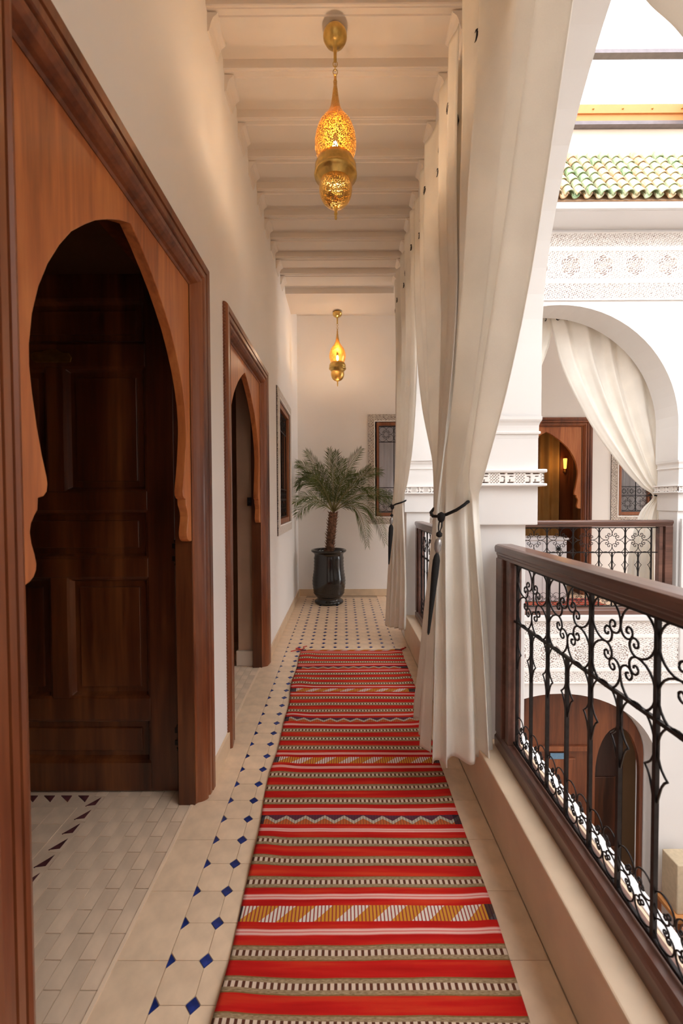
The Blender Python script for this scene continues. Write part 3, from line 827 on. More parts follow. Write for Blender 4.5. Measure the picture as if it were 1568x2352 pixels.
# ------------------------------------------------------------------ windows
def window(n, loc, rotz, W, z0, z1, dark=False):
    t = bpy.data.objects.new('window_%d' % n, None); C.objects.link(t); t.location = loc; t.rotation_euler = (0, 0, rotz); t['kind'] = 'structure'
    h_ = W/2; bw = .105
    # carved plaster surround
    MB().box(-h_-bw, h_+bw, -.006, 0, z0-bw, z0).box(-h_-bw, h_+bw, -.006, 0, z1, z1+bw).box(-h_-bw, -h_, -.006, 0, z0, z1).box(h_, h_+bw, -.006, 0, z0, z1).build('surround_ground', M['recess_shade_dark'], t)  # dark backing, hole shade painted behind the carved surround
    g = girih(.021)
    for a, b, c, d in ((-h_-bw, -h_-.012, z0-bw, z1+bw), (h_+.012, h_+bw, z0-bw, z1+bw), (-h_-.012, h_+.012, z1+.012, z1+bw), (-h_-.012, h_+.012, z0-bw, z0-.012)):
        m2 = carve(a, b, c, d, lambda p, q: g(p, q)*1.2-.2, .0055, .009)
        m2.build('carved_surround', M['carved_in'], t, loc=(0, -.006, 0))
    b = MB()
    for a, bb, c, d in ((-h_-.012, -h_, z0-.012, z1+.012), (h_, h_+.012, z0-.012, z1+.012), (-h_, h_, z1, z1+.012), (-h_, h_, z0-.012, z0)):
        b.box(a, bb, -.022, 0, c, d)
    b.build('inner_fillet', M['plaster'], t)
    fw = .058
    b = MB(); b.box(-h_, -h_+fw, .0, .06, z0, z1); b.box(h_-fw, h_, .0, .06, z0, z1); b.box(-h_+fw, h_-fw, .0, .06, z0, z0+fw); b.box(-h_+fw, h_-fw, .0, .06, z1-fw, z1)
    b.build('window_frame', M['wood_window'], t, bevel=.004)
    MB().box(-.035, .035, .045, .085, z0+fw, z1-fw).build('mullion', M['wood_window'], t, bevel=.003)
    for s in (-1, 1):
        MB().box(min(0, s*(h_-fw)), max(0, s*(h_-fw)), .058, .062, z0+fw, z1-fw).build('pane', M['glass'], t)
    if not dark:
        c = MB().grid(lambda u, v: (-h_+.02+u*(W-.04), .13+.012*math.sin(u*70)+.004*math.sin(u*31), z0+v*(z1-z0)), 120, 4)
        c.build('net_curtain', M['net'], t, smooth=True)
    # grille with scroll squares at both ends
    s = (W-2*fw)/4; za, zb = z0+fw+.012, z1-fw-.012
    b = MB()
    for k in range(5): x = -h_+fw+.004+(W-2*fw-.008)*k/4; b.box(x-.005, x+.005, .03, .04, za, zb)
    b.build('grille_bar', M['iron'], t)
    b = MB()
    for z in (za, za+s, za+s*1.6, zb-s*.0, zb-s): b.box(-h_+fw, h_-fw, .03, .04, z-.005, z+.005)
    b.build('grille_bar', M['iron'], t)
    for k in range(4):
        x = -h_+fw+s*(k+.5)
        flower(t, x, za+s/2, s*.95, SC_BIG, y=.035, scale=s/.265*.95)
        flower(t, x, zb-s/2, s*.95, SC_BIG, y=.035, scale=s/.265*.95)
        for q in (-1, 1): flower(t, x+q*s/4, za+s*1.3, s/2, SC_SMALL, y=.035, scale=s/2/.13*.95, name='small_scroll')
    return t
window(1, (XL, 4.79, 0), PI/2, .90, 1.16, 2.46, dark=True)
window(2, (.985, YW, 0), 0, 1.02, 1.17, 2.57)
window(3, (4.56, YW, 0), 0, 1.02, 1.17, 2.57)

# ------------------------------------------------------------------ kilim runner
def rug_mesh():
    Y0, Y1 = .55, 3.94
    def f(u, v):
        y = Y0+(Y1-Y0)*v
        xl = -.355 - .047*(y-1.1)/2.84 + .007*math.sin(y*5.3)+.004*math.sin(y*11+1); xr = .497+.055*(y-1.14)/2.8 + .006*math.sin(y*4.1+2)
        x = xl+(xr-xl)*u
        z = .008 + .0035*(math.sin(y*9+x*4)+1)*.5
        z += .010*math.exp(-((x+.33)/.07)**2)*max(0, math.sin(y*12+.6))
        z += .006*math.exp(-((x-.50)/.05)**2)*max(0, math.sin(y*10))
        return (x, y, z)
    return MB().grid(f, 60, 240)
rug = rug_mesh().build('runner_rug', M['kilim'], smooth=True)
so = rug.modifiers.new('solid', 'SOLIDIFY'); so.thickness = .005; so.offset = -1
tag(rug, 'long red striped kilim runner rug on the tiled gallery floor', 'rug')
M['redyarn'] = soft('red_yarn', (.50, .02, .02), .3, 90, .95)
for sx, x0 in ((-1, -.40), (1, .545)):
    b = MB()
    b.tube([(x0-sx*.01, 3.925, .012), (x0, 3.93, .013), (x0+sx*.02, 3.945, .014)], .008, 5)
    for k in range(5):
        a = random.uniform(-.8, .9)
        b.tube([(x0, 3.93, .012), (x0+sx*.02+a*.01, 3.955, .016), (x0+sx*.04+a*.015, 3.975+a*.02, .008), (x0+sx*(.05 if sx < 0 else .03)+a*.02, 3.99+a*.03, .006)], .0035, 4)
    if sx < 0:
        b.tube([(-.40, 3.93, .012), (-.37, 3.97, .01), (-.385, 4.02, .008), (-.35, 4.04, .008)], .004, 4)
        b.tube([(-.40, 3.93, .012), (-.45, 3.92, .01), (-.49, 3.90, .008)], .004, 4)
    b.build('corner_tassel', M['redyarn'], rug)
r2 = MB().box(-1.2, 1.2, -.22, .22, .002, .012).build('far_rug', M['kilim'], loc=(2.3, 5.75, 0))
tag(r2, 'red rug lying on the floor of the far gallery behind the railing', 'rug')

# ------------------------------------------------------------------ brass lanterns
def lantern(loc, label):
    t = thing('hanging_lantern', label, 'lamp', loc, 0, 'pierced brass lanterns hanging from the gallery ceiling')
    MB().lathe([(.012, .05), (.012, 0)], n=12).build('ceiling_hook', M['brass'], t)
    z = lambda a: a-3.82
    MB().lathe([(.020, z(3.822)), (.048, z(3.814)), (.060, z(3.797)), (.060, z(3.780)), (.050, z(3.762)), (.030, z(3.748)), (.014, z(3.742)), (.010, z(3.73)), (.008, z(3.70)), (.008, z(3.668)), (.004, z(3.66))], n=32).build('canopy', M['brass'], t, smooth=True)
    for i, zz in enumerate((3.652, 3.632, 3.612)):
        pts = [(.011*math.cos(a), 0, .015*math.sin(a)) for a in [2*PI*k/12 for k in range(12)]]
        MB().tube(pts, .0022, 5, closed=True).build('chain_link', M['brass'], t, smooth=True, loc=(0, 0, z(zz)), rot=(0, 0, (i % 2)*PI/2))
    top = [(.004,3.602),(.007,3.598),(.007,3.575),(.010,3.565),(.009,3.545),(.013,3.52),(.018,3.48),(.026,3.437),(.040,3.405),(.062,3.376),(.080,3.352),(.090,3.331),(.100,3.300),(.1055,3.266),(.105,3.235),(.098,3.208),(.090,3.190),(.088,3.170)]
    MB().lathe([(r, z(a)) for r, a in top], n=40, cap=False).build('teardrop_shade', M['pierced'], t, smooth=True)
    ring = [(.085,3.172),(.092,3.168),(.098,3.155),(.1055,3.140),(.1065,3.118),(.104,3.112),(.108,3.106),(.110,3.098),(.108,3.090),(.100,3.085),(.093,3.078),(.086,3.066),(.078,3.056),(.074,3.050)]
    MB().lathe([(r, z(a)) for r, a in ring], n=40, cap=False).build('collar', M['brass'], t, smooth=True)
    bowl = [(.080,3.060),(.085,3.040),(.084,3.015),(.078,2.990),(.066,2.968),(.050,2.953),(.030,2.943),(.012,2.938)]
    MB().lathe([(r, z(a)) for r, a in bowl], n=40, cap=False).build('lower_bowl', M['pierced_fine'], t, smooth=True)
    MB().lathe([(.013,z(2.942)),(.010,z(2.925)),(.006,z(2.915)),(.009,z(2.908)),(.009,z(2.90)),(.005,z(2.893)),(.007,z(2.886)),(.006,z(2.876)),(.002,z(2.873))], n=12).build('finial', M['brass'], t, smooth=True)
    MB().lathe([(.003,z(3.27)),(.010,z(3.262)),(.015,z(3.245)),(.016,z(3.225)),(.010,z(3.205)),(.006,z(3.198))], n=14).build('bulb', M['bulb'], t, smooth=True)
    MB().lathe([(.012,z(3.30)),(.013,z(3.275)),(.010,z(3.262))], n=12).build('bulb_socket', M['iron'], t)
    l = point_light('lantern_light', (0, 0, z(3.20)), 29.0, (1.0, .76, .53), .03); l.parent = t
    return t
lantern((-.03, 2.21, 3.80), 'near brass teardrop lantern with pierced shade, hanging high in the middle of the gallery')
lantern((-.03, -1.30, 3.79), 'added brass teardrop lantern behind the viewer, brightening the near gallery')  # unseen lantern, added to light the near end of the gallery
lantern((-.06, 5.44, 3.818), 'distant brass teardrop lantern hanging before the back wall above the palm')

# ------------------------------------------------------------------ curtains
def spl(keys, t):
    """Catmull-Rom through keys (lists of floats) at t in [0, n-1]"""
    n = len(keys); i = min(int(t), n-2); f = t-i
    p0, p1, p2, p3 = keys[max(i-1, 0)], keys[i], keys[i+1], keys[min(i+2, n-1)]
    return [0.5*((2*b)+(-a+c)*f+(2*a-5*b+4*c-d)*f*f+(-a+3*b-3*c+d)*f**3) for a, b, c, d in zip(p0, p1, p2, p3)]

def curtain(levels, nf, label, seed=0, nu=150, per=14, eyelets=True, flip=1, group='tied cream curtains of the arcade'):
    rnd = random.Random(seed)
    t_ = None
    ph = [rnd.uniform(0, 6.28) for _ in range(6)]
    keys = [[*a, *b, amp] for a, b, amp in levels]
    nv = per*(len(levels)-1)
    def f(u, v):
        k = spl(keys, v*(len(keys)-1))
        A = Vector(k[0:3]); B = Vector(k[3:6]); amp = k[6]
        d = B-A; n = Vector((-d.y, d.x, 0))
        if n.length < 1e-6: n = Vector((1, 0, 0))
        n.normalize()
        uu = u + .018*math.sin(2*PI*u*nf*.5+ph[0]) + .012*math.sin(5*v+ph[1]+9*u)
        uu = min(1, max(0, uu)) if 0 < u < 1 else u
        w = 2*PI*nf*u + .5*math.sin(3.1*v+ph[2]) + .6*math.sin(2*PI*u*1.7+ph[3])
        s = math.sin(w)
        off = amp*(s + .18*math.sin(w*2.3+ph[4]+2*v) + .25*math.sin(w*.43+ph[5]))
        tang = .25*amp*math.cos(w)
        dn = d.normalized() if d.length > 1e-6 else Vector((0, 0, 0))
        p = A + d*uu + n*off*flip + dn*tang*(1 if 0 < u < 1 else 0)
        return tuple(p)
    o = MB().grid(f, nu, nv).build('curtain', M['curtain'], smooth=True)
    so = o.modifiers.new('solid', 'SOLIDIFY'); so.thickness = .0025
    tag(o, label, 'curtain', group)
    if eyelets:
        ey = MB()
        for i in range(nf*2):
            u = (i+.5)/(nf*2); vv = 0.0
            while f(u, vv)[2] > 3.35 and vv < .3: vv += .003
            p = f(u, vv)
            pts = [(p[0]-.0, p[1]+.017*math.cos(a), p[2]+.020*math.sin(a)) for a in [2*PI*k/10 for k in range(10)]]
            if abs(levels[0][1][1]-levels[0][0][1]) < .2:
                pts = [(p[0]+.017*math.cos(a), p[1], p[2]+.020*math.sin(a)) for a in [2*PI*k/10 for k in range(10)]]
            MB().tube(pts, .005, 5, closed=True).build('eyelet', M['iron'], o, smooth=True)
    return o
ZT = 3.62
cur1 = curtain([((.560,.66,ZT),(.555,1.93,ZT),.020), ((.55,.86,3.05),(.555,1.92,3.1),.026), ((.55,1.04,2.64),(.55,1.93,2.75),.034), ((.55,1.20,2.275),(.55,1.95,2.40),.038),
         ((.55,1.315,2.047),(.54,1.97,2.15),.038), ((.555,1.49,1.796),(.53,2.02,1.88),.034), ((.58,1.78,1.502),(.48,2.0,1.60),.022), ((.620,1.93,1.405),(.455,2.0,1.34),.010),
         ((.635,1.93,1.20),(.440,1.97,1.14),.018), ((.668,1.92,.75),(.425,1.95,.70),.030), ((.690,1.90,.22),(.405,1.91,.205),.034)], 3,
        'large cream curtain in the foreground, swept from the near arch to the first white pillar', 3, nu=220)
cur2 = curtain([((.550,2.02,ZT),(.550,3.18,ZT),.022), ((.55,2.04,2.95),(.55,3.16,2.95),.026), ((.56,2.05,2.45),(.56,3.08,2.40),.026), ((.54,2.06,2.05),(.56,2.90,2.03),.026),
         ((.50,2.06,1.68),(.55,2.56,1.66),.022), ((.455,2.04,1.36),(.50,2.26,1.42),.010), ((.445,2.02,1.12),(.49,2.31,1.12),.014), ((.425,2.0,.70),(.455,2.38,.70),.020), ((.40,1.97,.215),(.42,2.46,.24),.026)], 4,
        'cream curtain of the middle arch, tied to the far side of the first white pillar', 8, nu=180)
cur3 = curtain([((.550,3.26,ZT),(.550,4.55,ZT),.022), ((.565,3.28,2.9),(.565,4.55,2.9),.024), ((.56,3.30,2.36),(.56,4.53,2.3),.026), ((.56,3.44,1.90),(.55,4.45,1.85),.026),
         ((.56,3.68,1.58),(.52,4.33,1.52),.020), ((.565,3.93,1.41),(.485,4.18,1.35),.010), ((.58,3.94,1.10),(.465,4.18,1.05),.014), ((.60,3.97,.65),(.445,4.2,.62),.020), ((.60,4.0,.17),(.43,4.3,.13),.024)], 5,
        'slim cream curtain tied at the far corner pillar near the palm', 5, nu=180)
cur0 = curtain([((.560,-.42,ZT),(.555,.60,ZT),.018), ((.57,-.42,3.0),(.565,.84,3.0),.022), ((.57,-.42,2.55),(.56,.88,2.52),.025), ((.57,-.42,2.25),(.56,.765,2.24),.025), ((.57,-.42,2.0),(.56,.62,2.02),.025),
         ((.56,-.42,1.7),(.55,.25,1.70),.022), ((.56,-.44,1.42),(.50,-.22,1.38),.010), ((.60,-.5,.8),(.45,-.2,.8),.018), ((.60,-.5,.2),(.43,-.15,.2),.022)], 6,
        'cream curtain edge hanging in the top right corner of the view', 12, nu=160)
curtain([((2.12,4.575,ZT),(3.50,4.575,ZT),.022), ((2.235,4.575,3.31),(3.49,4.575,3.36),.025), ((2.365,4.575,2.83),(3.48,4.57,2.95),.028), ((2.647,4.57,2.26),(3.47,4.57,2.5),.028),
         ((2.976,4.57,1.80),(3.46,4.57,2.08),.024), ((3.20,4.57,1.56),(3.45,4.56,1.75),.016), ((3.335,4.56,1.44),(3.43,4.55,1.52),.008), ((3.20,4.57,1.25),(3.40,4.56,1.25),.014), ((3.10,4.58,.8),(3.36,4.57,.8),.018), ((3.08,4.58,.2),(3.38,4.58,.2),.022)], 5,
        'cream curtain draped across the right half of the big courtyard arch', 21, nu=180, flip=-1)
curtain([((.95,4.575,ZT),(2.10,4.575,ZT),.022), ((.95,4.575,3.31),(2.24,4.575,3.36),.025), ((.95,4.57,2.95),(2.19,4.57,3.00),.025), ((.95,4.57,2.5),(1.95,4.57,2.5),.025),
         ((.95,4.57,2.08),(1.5,4.57,1.9),.022), ((.97,4.57,1.5),(1.06,4.57,1.42),.008), ((.97,4.57,.8),(1.15,4.57,.8),.015), ((.96,4.58,.2),(1.18,4.58,.2),.02)], 5,
        'cream curtain at the left half of the big courtyard arch, mostly behind the white pillar', 33, nu=140, flip=-1)

# rods
def rod(a, b, label):
    t = thing('curtain_rod', label, 'curtain rod', a)
    v = Vector(b)-Vector(a); L = v.length; d = v.normalized()
    MB().tube([(0, 0, 0), tuple(v)], .009, 8).build('pole', M['iron'], t, smooth=True)
    side = Vector((1, 0, 0)) if abs(d.y) > .5 else Vector((0, 0, 1))
    for e, s in (((0, 0, 0), -1), (tuple(v), 1)):
        e = Vector(e)
        w = side*.020
        pts = [e, e+d*s*.012+w*.5, e+d*s*.03+w, e+d*s*.075, e+d*s*.03-w, e+d*s*.012-w*.5]
        n = d.cross(side)*.004
        v_ = [p+n for p in pts]+[p-n for p in pts]; k = len(pts)
        MB().add(v_, [tuple(range(k)), tuple(range(2*k-1, k-1, -1))]+[(i, i+k, (i+1) % k+k, (i+1) % k) for i in range(k)]).build('spear_finial', M['iron'], t)
    for e in (Vector((0, 0, 0))+d*.04, v-d*.04):
        wall = Vector((XR-a[0]+.003, 0, 0)) if abs(d.y) > .5 else Vector((0, YB-a[1]-.003, 0))
        MB().tube([e, e+wall*.5+Vector((0, 0, -.015)), e+wall], .006, 6).build('bracket', M['iron'], t, smooth=True)
    return t
rod((.586, 2.25, 3.345), (.586, 4.12, 3.345), 'iron curtain rod with spear ends along the middle arch')
rod((.586, -.46, 3.345), (.586, 1.93, 3.345), 'iron curtain rod high above the nearest arch')
rod((1.0, 4.560, 3.50), (3.36, 4.560, 3.50), 'iron curtain rod behind the big courtyard arch')

# tassel tie-backs
def tieback(pts, knot, tip, label, thick=.0075, w=.017):
    t = thing('tassel_tieback', label, 'curtain tie', knot)
    K = Vector(knot)
    MB().tube([Vector(p)-K for p in pts], thick, 7).build('cord', M['black'], t, smooth=True)
    MB().lathe([(.002,.022),(.016,.014),(.019,0),(.015,-.016),(.006,-.026)], n=10).build('knot', M['black'], t, smooth=True)
    e = Vector(tip)-K; L = e.length
    q = e.to_track_quat('-Z', 'Y').to_euler()
    b = MB(); b.tube([(.010,0,-.02),(.012,0,-.045),(.002,0,-.075)], .0035, 5); b.tube([(-.010,0,-.02),(-.012,0,-.045),(-.002,0,-.075)], .0035, 5)
    b.lathe([(.004,-.066),(.014,-.075),(.014,-.088),(.004,-.096)], n=8)
    b.build('loop', M['black'], t, smooth=True, rot=q)
    MB().lathe([(.004,-.098),(.013,-.106),(.017,-.125),(.015,-.150),(.007,-.168)], n=12).build('bead', M['glassbead'], t, smooth=True, rot=q)
    MB().lathe([(.006,-.165),(w*.75,-.180),(w,-.20),(w,-.26),(w*.8,-L*.65),(w*.5,-L*.85),(.006,-L*.98),(.002,-L)], n=10).build('tassel', M['black'], t, smooth=True, rot=q)
    return t
tieback([(.60,1.985,1.405),(.572,1.935,1.402),(.545,1.893,1.39),(.51,1.905,1.365),(.475,1.935,1.345),(.450,1.965,1.335),(.428,2.01,1.335),(.435,2.09,1.35),(.48,2.2,1.375),(.53,2.29,1.40),(.575,2.30,1.41),(.60,2.25,1.41)],
        (.448, 1.925, 1.335), (.385, 1.90, .80), 'black cord tie with a long black tassel on the foreground curtain')
tieback([(.60,4.02,1.41),(.575,3.90,1.405),(.54,3.91,1.39),(.50,3.98,1.375),(.475,4.08,1.355),(.468,4.2,1.35),(.50,4.28,1.37),(.56,4.25,1.39),(.60,4.22,1.4)],
        (.468, 4.0, 1.35), (.435, 4.0, .80), 'black cord tie with a long black tassel on the far corner curtain', w=.022)
tieback([(3.32,4.60,1.46),(3.36,4.535,1.45),(3.42,4.52,1.48),(3.46,4.55,1.50)], (3.44, 4.53, 1.485), (3.45, 4.53, .95), 'black tie at the right pillar of the big courtyard arch')

# ------------------------------------------------------------------ potted palm
pot = thing('potted_palm', 'feathery green palm in a tall ribbed black glazed pot by the back wall', 'potted plant', (-.195, 5.80, 0))
prof = [(.170,0),(.190,.004),(.200,.020),(.195,.040),(.165,.055),(.160,.075),(.185,.105),(.215,.150)]
for k in range(22):
    zz = .16+.022*k; r = .203+.024*math.exp(-((zz-.30)/.13)**2) + (.0042 if k % 2 else -.001)
    prof.append((r, zz))
prof += [(.198,.655),(.200,.680),(.215,.700),(.238,.712),(.243,.725),(.238,.738),(.225,.742),(.205,.735),(.195,.70),(.185,.66)]
MB().lathe(prof, n=48).build('pot', M['pot'], pot, smooth=True)
MB().lathe([(.19,.64),(.19,.672),(.02,.680)], n=24).build('soil', M['soil'], pot)
# trunk
tp = [Vector((.01, 0, .66)), Vector((.025, 0, .85)), Vector((.045, 0, 1.05)), Vector((.065, 0, 1.25))]
def tpos(t): a = spl([list(p) for p in tp], t*3); return Vector(a)
b = MB(); b.tube([tpos(i/12) for i in range(13)], .052, 10, r1=.060)
b.build('trunk', M['trunk'], pot, smooth=True)
sc = MB(); rf0 = random.Random(9)
for i in range(16):
    for k in range(9):
        a = 2*PI*k/9 + i*.7; p = tpos(i/16); d = Vector((math.cos(a), math.sin(a), 0)); s_ = Vector((-math.sin(a), math.cos(a), 0))
        r = .052; q = p+d*r
        qq = rf0.uniform(.8, 1.5); sc.add([q-s_*.020, q+s_*.020, q+s_*.011+Vector((0,0,.026))+d*.008, q-s_*.011+Vector((0,0,.026))+d*.008, q+d*.026*qq+Vector((0,0,.040*qq))], [(0,1,2,3),(3,2,4),(0,3,4),(1,4,2),(0,4,1)])
sc.build('bark_scale', M['trunk'], pot, kind='stuff')
rf = random.Random(4)
fr = [((-.36,.0,.83),(-.12,.5)), ((-.05,.1,.87),(-.02,.5)), ((.38,.0,.86),(.08,.5)), ((-.46,-.25,.64),(-.2,.6)), ((-.46,-.2,.38),(-.36,.72)), ((-.46,-.5,.14),(-.28,.34)), ((-.44,-.55,-.02),(-.28,.30)),
      ((.50,.0,.62),(.2,.34)), ((.64,-.1,.55),(.25,.55)), ((.85,-.05,.08),(.42,.47)), ((.82,.1,.20),(.4,.42)), ((.70,-.1,-.40),(.52,.40)), ((.45,-.2,-.42),(.38,.32)),
      ((.2,-.45,.50),(.1,.5)), ((-.28,-.45,.45),(-.15,.5)), ((.15,.30,.75),(.05,.5)), ((-.22,.30,.68),(-.1,.5)), ((-.45,-.35,.35),(-.25,.55)), ((.45,-.40,.30),(.25,.5)), ((.05,-.2,.80),(.0,.5)), ((.30,.2,.55),(.15,.45)), ((-.40,.1,.50),(-.2,.5))]
base = tpos(1.0)
for (tx, ty, tz), (cx, cz) in fr:
    T = base+Vector((tx, ty, tz)); Cc = base+Vector((cx, ty*.5, cz))
    bz = lambda t: base*(1-t)**2 + Cc*2*t*(1-t) + T*t*t
    N = 42
    st_ = MB(); st_.tube([bz(i/14) for i in range(15)], .0075, 5, r1=.0018)
    fo = st_.build('frond', M['stem'], pot, smooth=True)
    lf = MB()
    L0 = (T-base).length
    for i in range(6, N+1):
        t = i/N; p = bz(t); tg = (bz(min(1, t+.02))-bz(t-.02)).normalized()
        sd = tg.cross(Vector((0, 1, 0))) if abs(tg.y) < .9 else tg.cross(Vector((1, 0, 0)))
        sd.normalize(); upv = sd.cross(tg).normalized()
        ln = (.05+.15*math.sin(PI*min(1, (t-.08)*1.02))**.7)*(1 if t < .9 else .8)*rf.uniform(.85, 1.15)
        for s in (-1, 1):
            vy = rf.uniform(-.6, .6)
            dr = (sd*s*(.75-.25*t) + tg*(.72+.3*t) + upv*vy + Vector((0, 0, .0))).normalized()
            m_ = p+dr*ln*.5; e = p+dr*ln+Vector((0, 0, -ln*.16)); m_.x = max(m_.x, -.448); e.x = max(e.x, -.450); wv = dr.cross(upv if abs(dr.dot(upv)) < .8 else sd).normalized()*.0038
            lf.add([p-wv*.4, p+wv*.4, m_+wv, e, m_-wv], [(0,1,2,4),(4,2,3)])
    lf.build('leaflet', M['leaf'], fo, kind='stuff')

# ------------------------------------------------------------------ far gallery extras
cab = thing('low_cabinet', 'low white cabinet standing inside the far doorway behind the courtyard railing', 'cabinet', (2.70, 5.95, 0))
MB().box(-.34, .36, -.18, .18, .02, .86).build('body', M['cabinet'], cab, bevel=.005)
MB().box(-.36, .38, -.20, .20, .86, .89).build('top', M['cabinet'], cab, bevel=.004)
for s in (0, 1): MB().box(-.32+.35*s, -.00+.34*s, -.19, -.18, .06, .82).build('door', M['cabinet'], cab, bevel=.003)
st = MB()
for k in range(7):
    a = 2*PI*k/7; st.tube([(0, 0, 0), (.045*math.cos(a), 0, .045*math.sin(a))], .012, 5, r1=.004)
st.build('star_pull', M['black'], cab, loc=(.24, -.20, .74))['label'] = 'black star shaped ornament'
sc_ = thing('wall_sconce', 'small glowing amber wall sconce seen through the far doorway', 'lamp', (3.77, YW+.95, 2.02))
MB().lathe([(.016,-.085),(.022,-.07),(.032,.08),(.030,.09)], n=14, cap=False).build('shade', M['sconce'], sc_, smooth=True)
MB().lathe([(.004,-.15),(.012,-.13),(.010,-.10),(.03,-.09)], n=10).build('holder', M['brass_plate'], sc_)
MB().box(-.015, .015, .0, .05, -.13, -.11).build('arm', M['brass_plate'], sc_)
mb = MB(); mb.box(3.71, 4.35, YW+1.0, YW+1.1, -.004, 3.0); mb.build('wall_room_7', M['wood_mid'], kind='structure')
l = point_light('sconce_light', (-.10, -.16, .0), 1.5, (1, .55, .2), .04); l.parent = sc_
oc = MB().grid(lambda u, v: (-.5+u*1.42, .03*math.sin(u*55)+.01*math.sin(u*23), 2.6*v), 120, 2).build('ochre_curtain', soft('ochre_drape', (.42,.24,.08), .1, 5, .9), loc=(2.78, YW+1.04, .1), smooth=True)
tag(oc, 'ochre drape hanging inside the lit far room', 'curtain')

# ------------------------------------------------------------------ courtyard ground floor
GZ = -3.3
mb = MB(); mb.box(-.3, 8.2, YN-.2, YW, GZ-.2, GZ); mb.build('floor_ground', soft('courtyard_floor', (.55,.42,.31), .1, 3, .4), kind='structure')
mb = MB()
gp = [(1.2, -2.0+1.41-1.35)]
def ell_poly(c, rx, rz, zs, z0, z1, u0, u1, n=30):
    pts = [(u0, z0), (c-rx, z0), (c-rx, zs)]
    for i in range(1, n): a = PI-PI*i/n; pts.append((c+rx*math.cos(a), zs+rz*math.sin(a)))
    return pts+[(c+rx, zs), (c+rx, z0), (u1, z0), (u1, z1), (u0, z1)]
mb.prism(ell_poly(2.18, .975, .72, -1.26, GZ, .20, XO-.3, XE+.4), YF+.005, YB, 'y')
lower = mb.build('wall_ground_far', M['plaster_out'], kind='structure')
frieze(lower, XO, XC+.3, YF+.004, (-.42, -.31, -.28, .03, .06, .185), .105, .34, 2.07)
mb = MB()
mb.prism(ell_poly(1.6, 1.15, 1.0, -1.6, GZ, -.28, YN, YF), XE, XE+.3, 'x'); mb.box(8.0, 8.2, YN, YF, GZ, -.3)
mb.build('wall_ground_right', M['plaster_out'], kind='structure')
mb = MB(); mb.box(.6, .9, YN, YF, GZ, -.28); mb.build('wall_ground_left', M['plaster_out'], kind='structure')
mb = MB(); mb.box(.9, XE+.3, YF+.6, YF+.7, GZ, 0); mb.build('wall_ground_inner', M['room'], kind='structure')
gd = thing('courtyard_door', 'carved wooden double door under an arch on the ground floor of the courtyard', 'door', (2.18, YB-.12, GZ), 0)
fp = [(-.97, 0), (-.97, 2.04)] + [(.97*math.cos(PI-PI*i/24), 2.04+.72*math.sin(PI-PI*i/24)) for i in range(1, 24)] + [(.97, 2.04), (.97, 0)]
# framing with the dark keyhole opening at the right
hx = .70; hr = .235
fp += [(hx+hr, 0), (hx+hr, 1.80)] + [(hx+hr*math.cos(PI*i/16)*1.0, 1.80+.52*math.sin(PI*i/16)) for i in range(1, 16)] + [(hx-hr, 1.80), (hx-hr, 0)]
MB().prism(fp, 0, .05, 'y').build('frame_board', M['wood_mid'], gd, bevel=.004)
for x0, x1 in ((-.85, -.40), (-.34, .28)):
    for z0, z1 in ((.15, .75), (.85, 1.45), (1.55, 2.0)):
        MB().box(x0+.03, x1-.03, -.02, 0, z0, z1).build('panel', M['wood_frame'], gd, bevel=.012)
MB().box(-.95, .42, -.03, 0, 2.08, 2.13).build('rail', M['wood_frame'], gd, bevel=.004)
lf = MB().box(hx-hr-.02, hx+hr+.02, .30, .34, 0, 2.5).build('inner_leaf', M['wood_gloom'], gd)  # leaf coloured near black as the gloom inside the opening
for z0, z1 in ((.15, .8), (.95, 1.6)): MB().box(hx-hr+.05, hx+hr-.05, .285, .30, z0, z1).build('panel', M['wood_leaf'], lf, bevel=.01)
MB().box(-.02, .15, -.028, -.02, 2.20-.20, 2.26-.20).build('sign_plate', M['sign'], gd)['label'] = 'small blue grey plate'
MB().box(.24, .27, -.03, 0, 1.0, 1.12).build('lock', M['iron'], gd)
sofa = thing('daybed', 'low daybed with patterned cushions on the courtyard ground floor', 'sofa', (3.02, 3.28, GZ))
MB().box(-.45, .38, -.8, .55, .0, .32).build('base', M['wood_frame'], sofa, bevel=.01)
MB().box(-.44, .37, -.79, .54, .32, .5).build('mattress', M['sofa'], sofa, bevel=.03)
cols = [(.06,.12,.28), (.35,.05,.04), (.45,.38,.28), (.30,.12,.06), (.08,.10,.22)]
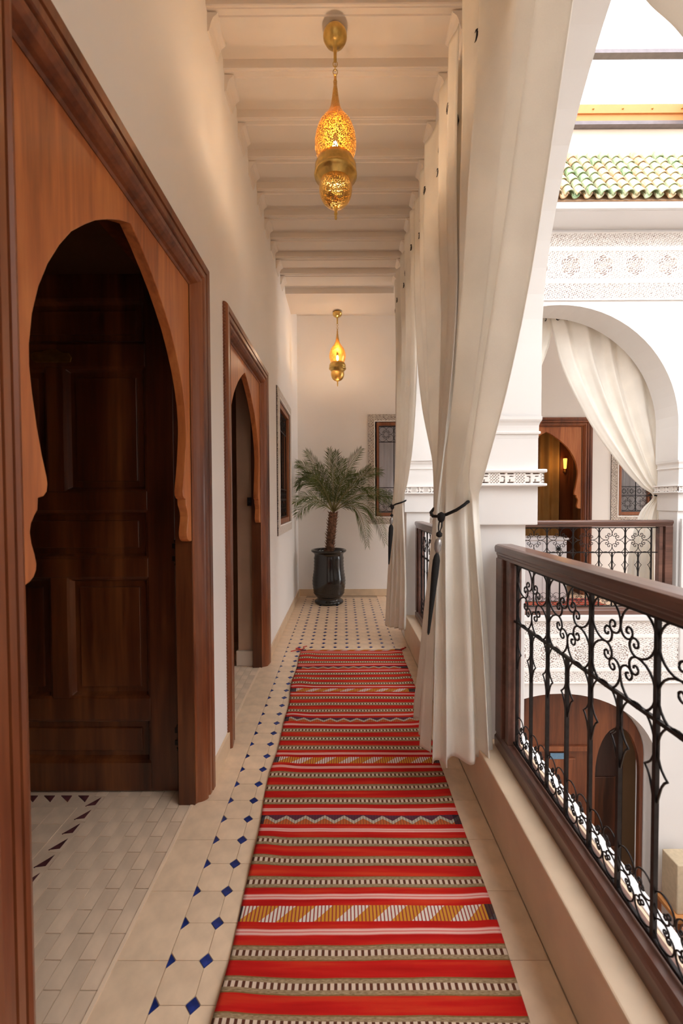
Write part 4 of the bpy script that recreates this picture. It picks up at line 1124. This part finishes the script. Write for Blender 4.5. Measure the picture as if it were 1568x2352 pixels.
def stripe_mat(i, c):
    m, bb, nt = base_mat('patterned_cloth_%d' % i, .9)
    w = nt.n.new('ShaderNodeTexWave'); w.inputs['Scale'].default_value = 9; w.inputs['Distortion'].default_value = 1.5
    tc = nt.n.new('ShaderNodeTexCoord'); nt.l.new(tc.outputs['Object'], w.inputs[0])
    nt.l.new(ramp(nt, w.outputs['Fac'], [(.3, c), (.5, (.6,.5,.4)), (.62, tuple(x*.4 for x in c))]), bb.inputs['Base Color']); return m
cl = ['blue', 'dark red', 'pale beige', 'brown', 'navy']
for i, c in enumerate(cols):
    cu = MB().grid(lambda u, v: ((u-.5)*.38, 0, 0), 1, 1)
    cu = MB()
    nn = 12
    for sgn in (-1, 1):
        def pf(u, v, sgn=sgn):
            e = (1-abs(2*u-1)**3)*(1-abs(2*v-1)**3); return ((u-.5)*.38*(1-.08*abs(2*v-1)**2), sgn*.075*math.sqrt(max(0, e)), .02+v*.36)
        cu.grid(pf, nn, nn)
    o = cu.build('cushion', stripe_mat(i, c), smooth=True, loc=(2.74+.15*i, 3.66-.34*(i % 3), GZ+.5), rot=(-.25, .1*(i-2), .3*(i-2)))
    tag(o, cl[i] + ' patterned cushion on the ground floor daybed', 'cushion', 'cushions on the daybed')
tb = thing('side_table', 'wooden side table beside the courtyard door at the right edge', 'table', (3.28, 4.02, GZ))
MB().box(-.15, .13, -.15, .15, .72, .76).build('table_top', M['awning'], tb, bevel=.004)
for sx in (-.13, .10):
    for sy in (-.13, .12): MB().box(sx, sx+.03, sy-.0, sy+.03, 0, .72).build('leg', M['wood_arch'], tb)
MB().box(-.12, .10, -.10, .10, 1.0-.24, 1.24).build('crate', M['sofa'], None, loc=(3.28, 4.02, GZ), bevel=.01)
o = bpy.data.objects['crate']; tag(o, 'beige box standing on the wooden side table', 'box')
o = MB().box(-.05, .05, -.06, .06, 0, .62).box(-.058, .058, -.065, -.06, .02, .60).build('speaker', M['black'], loc=(3.06, 4.05, GZ), bevel=.006)
tag(o, 'slim black speaker on the floor beside the wooden side table', 'speaker')
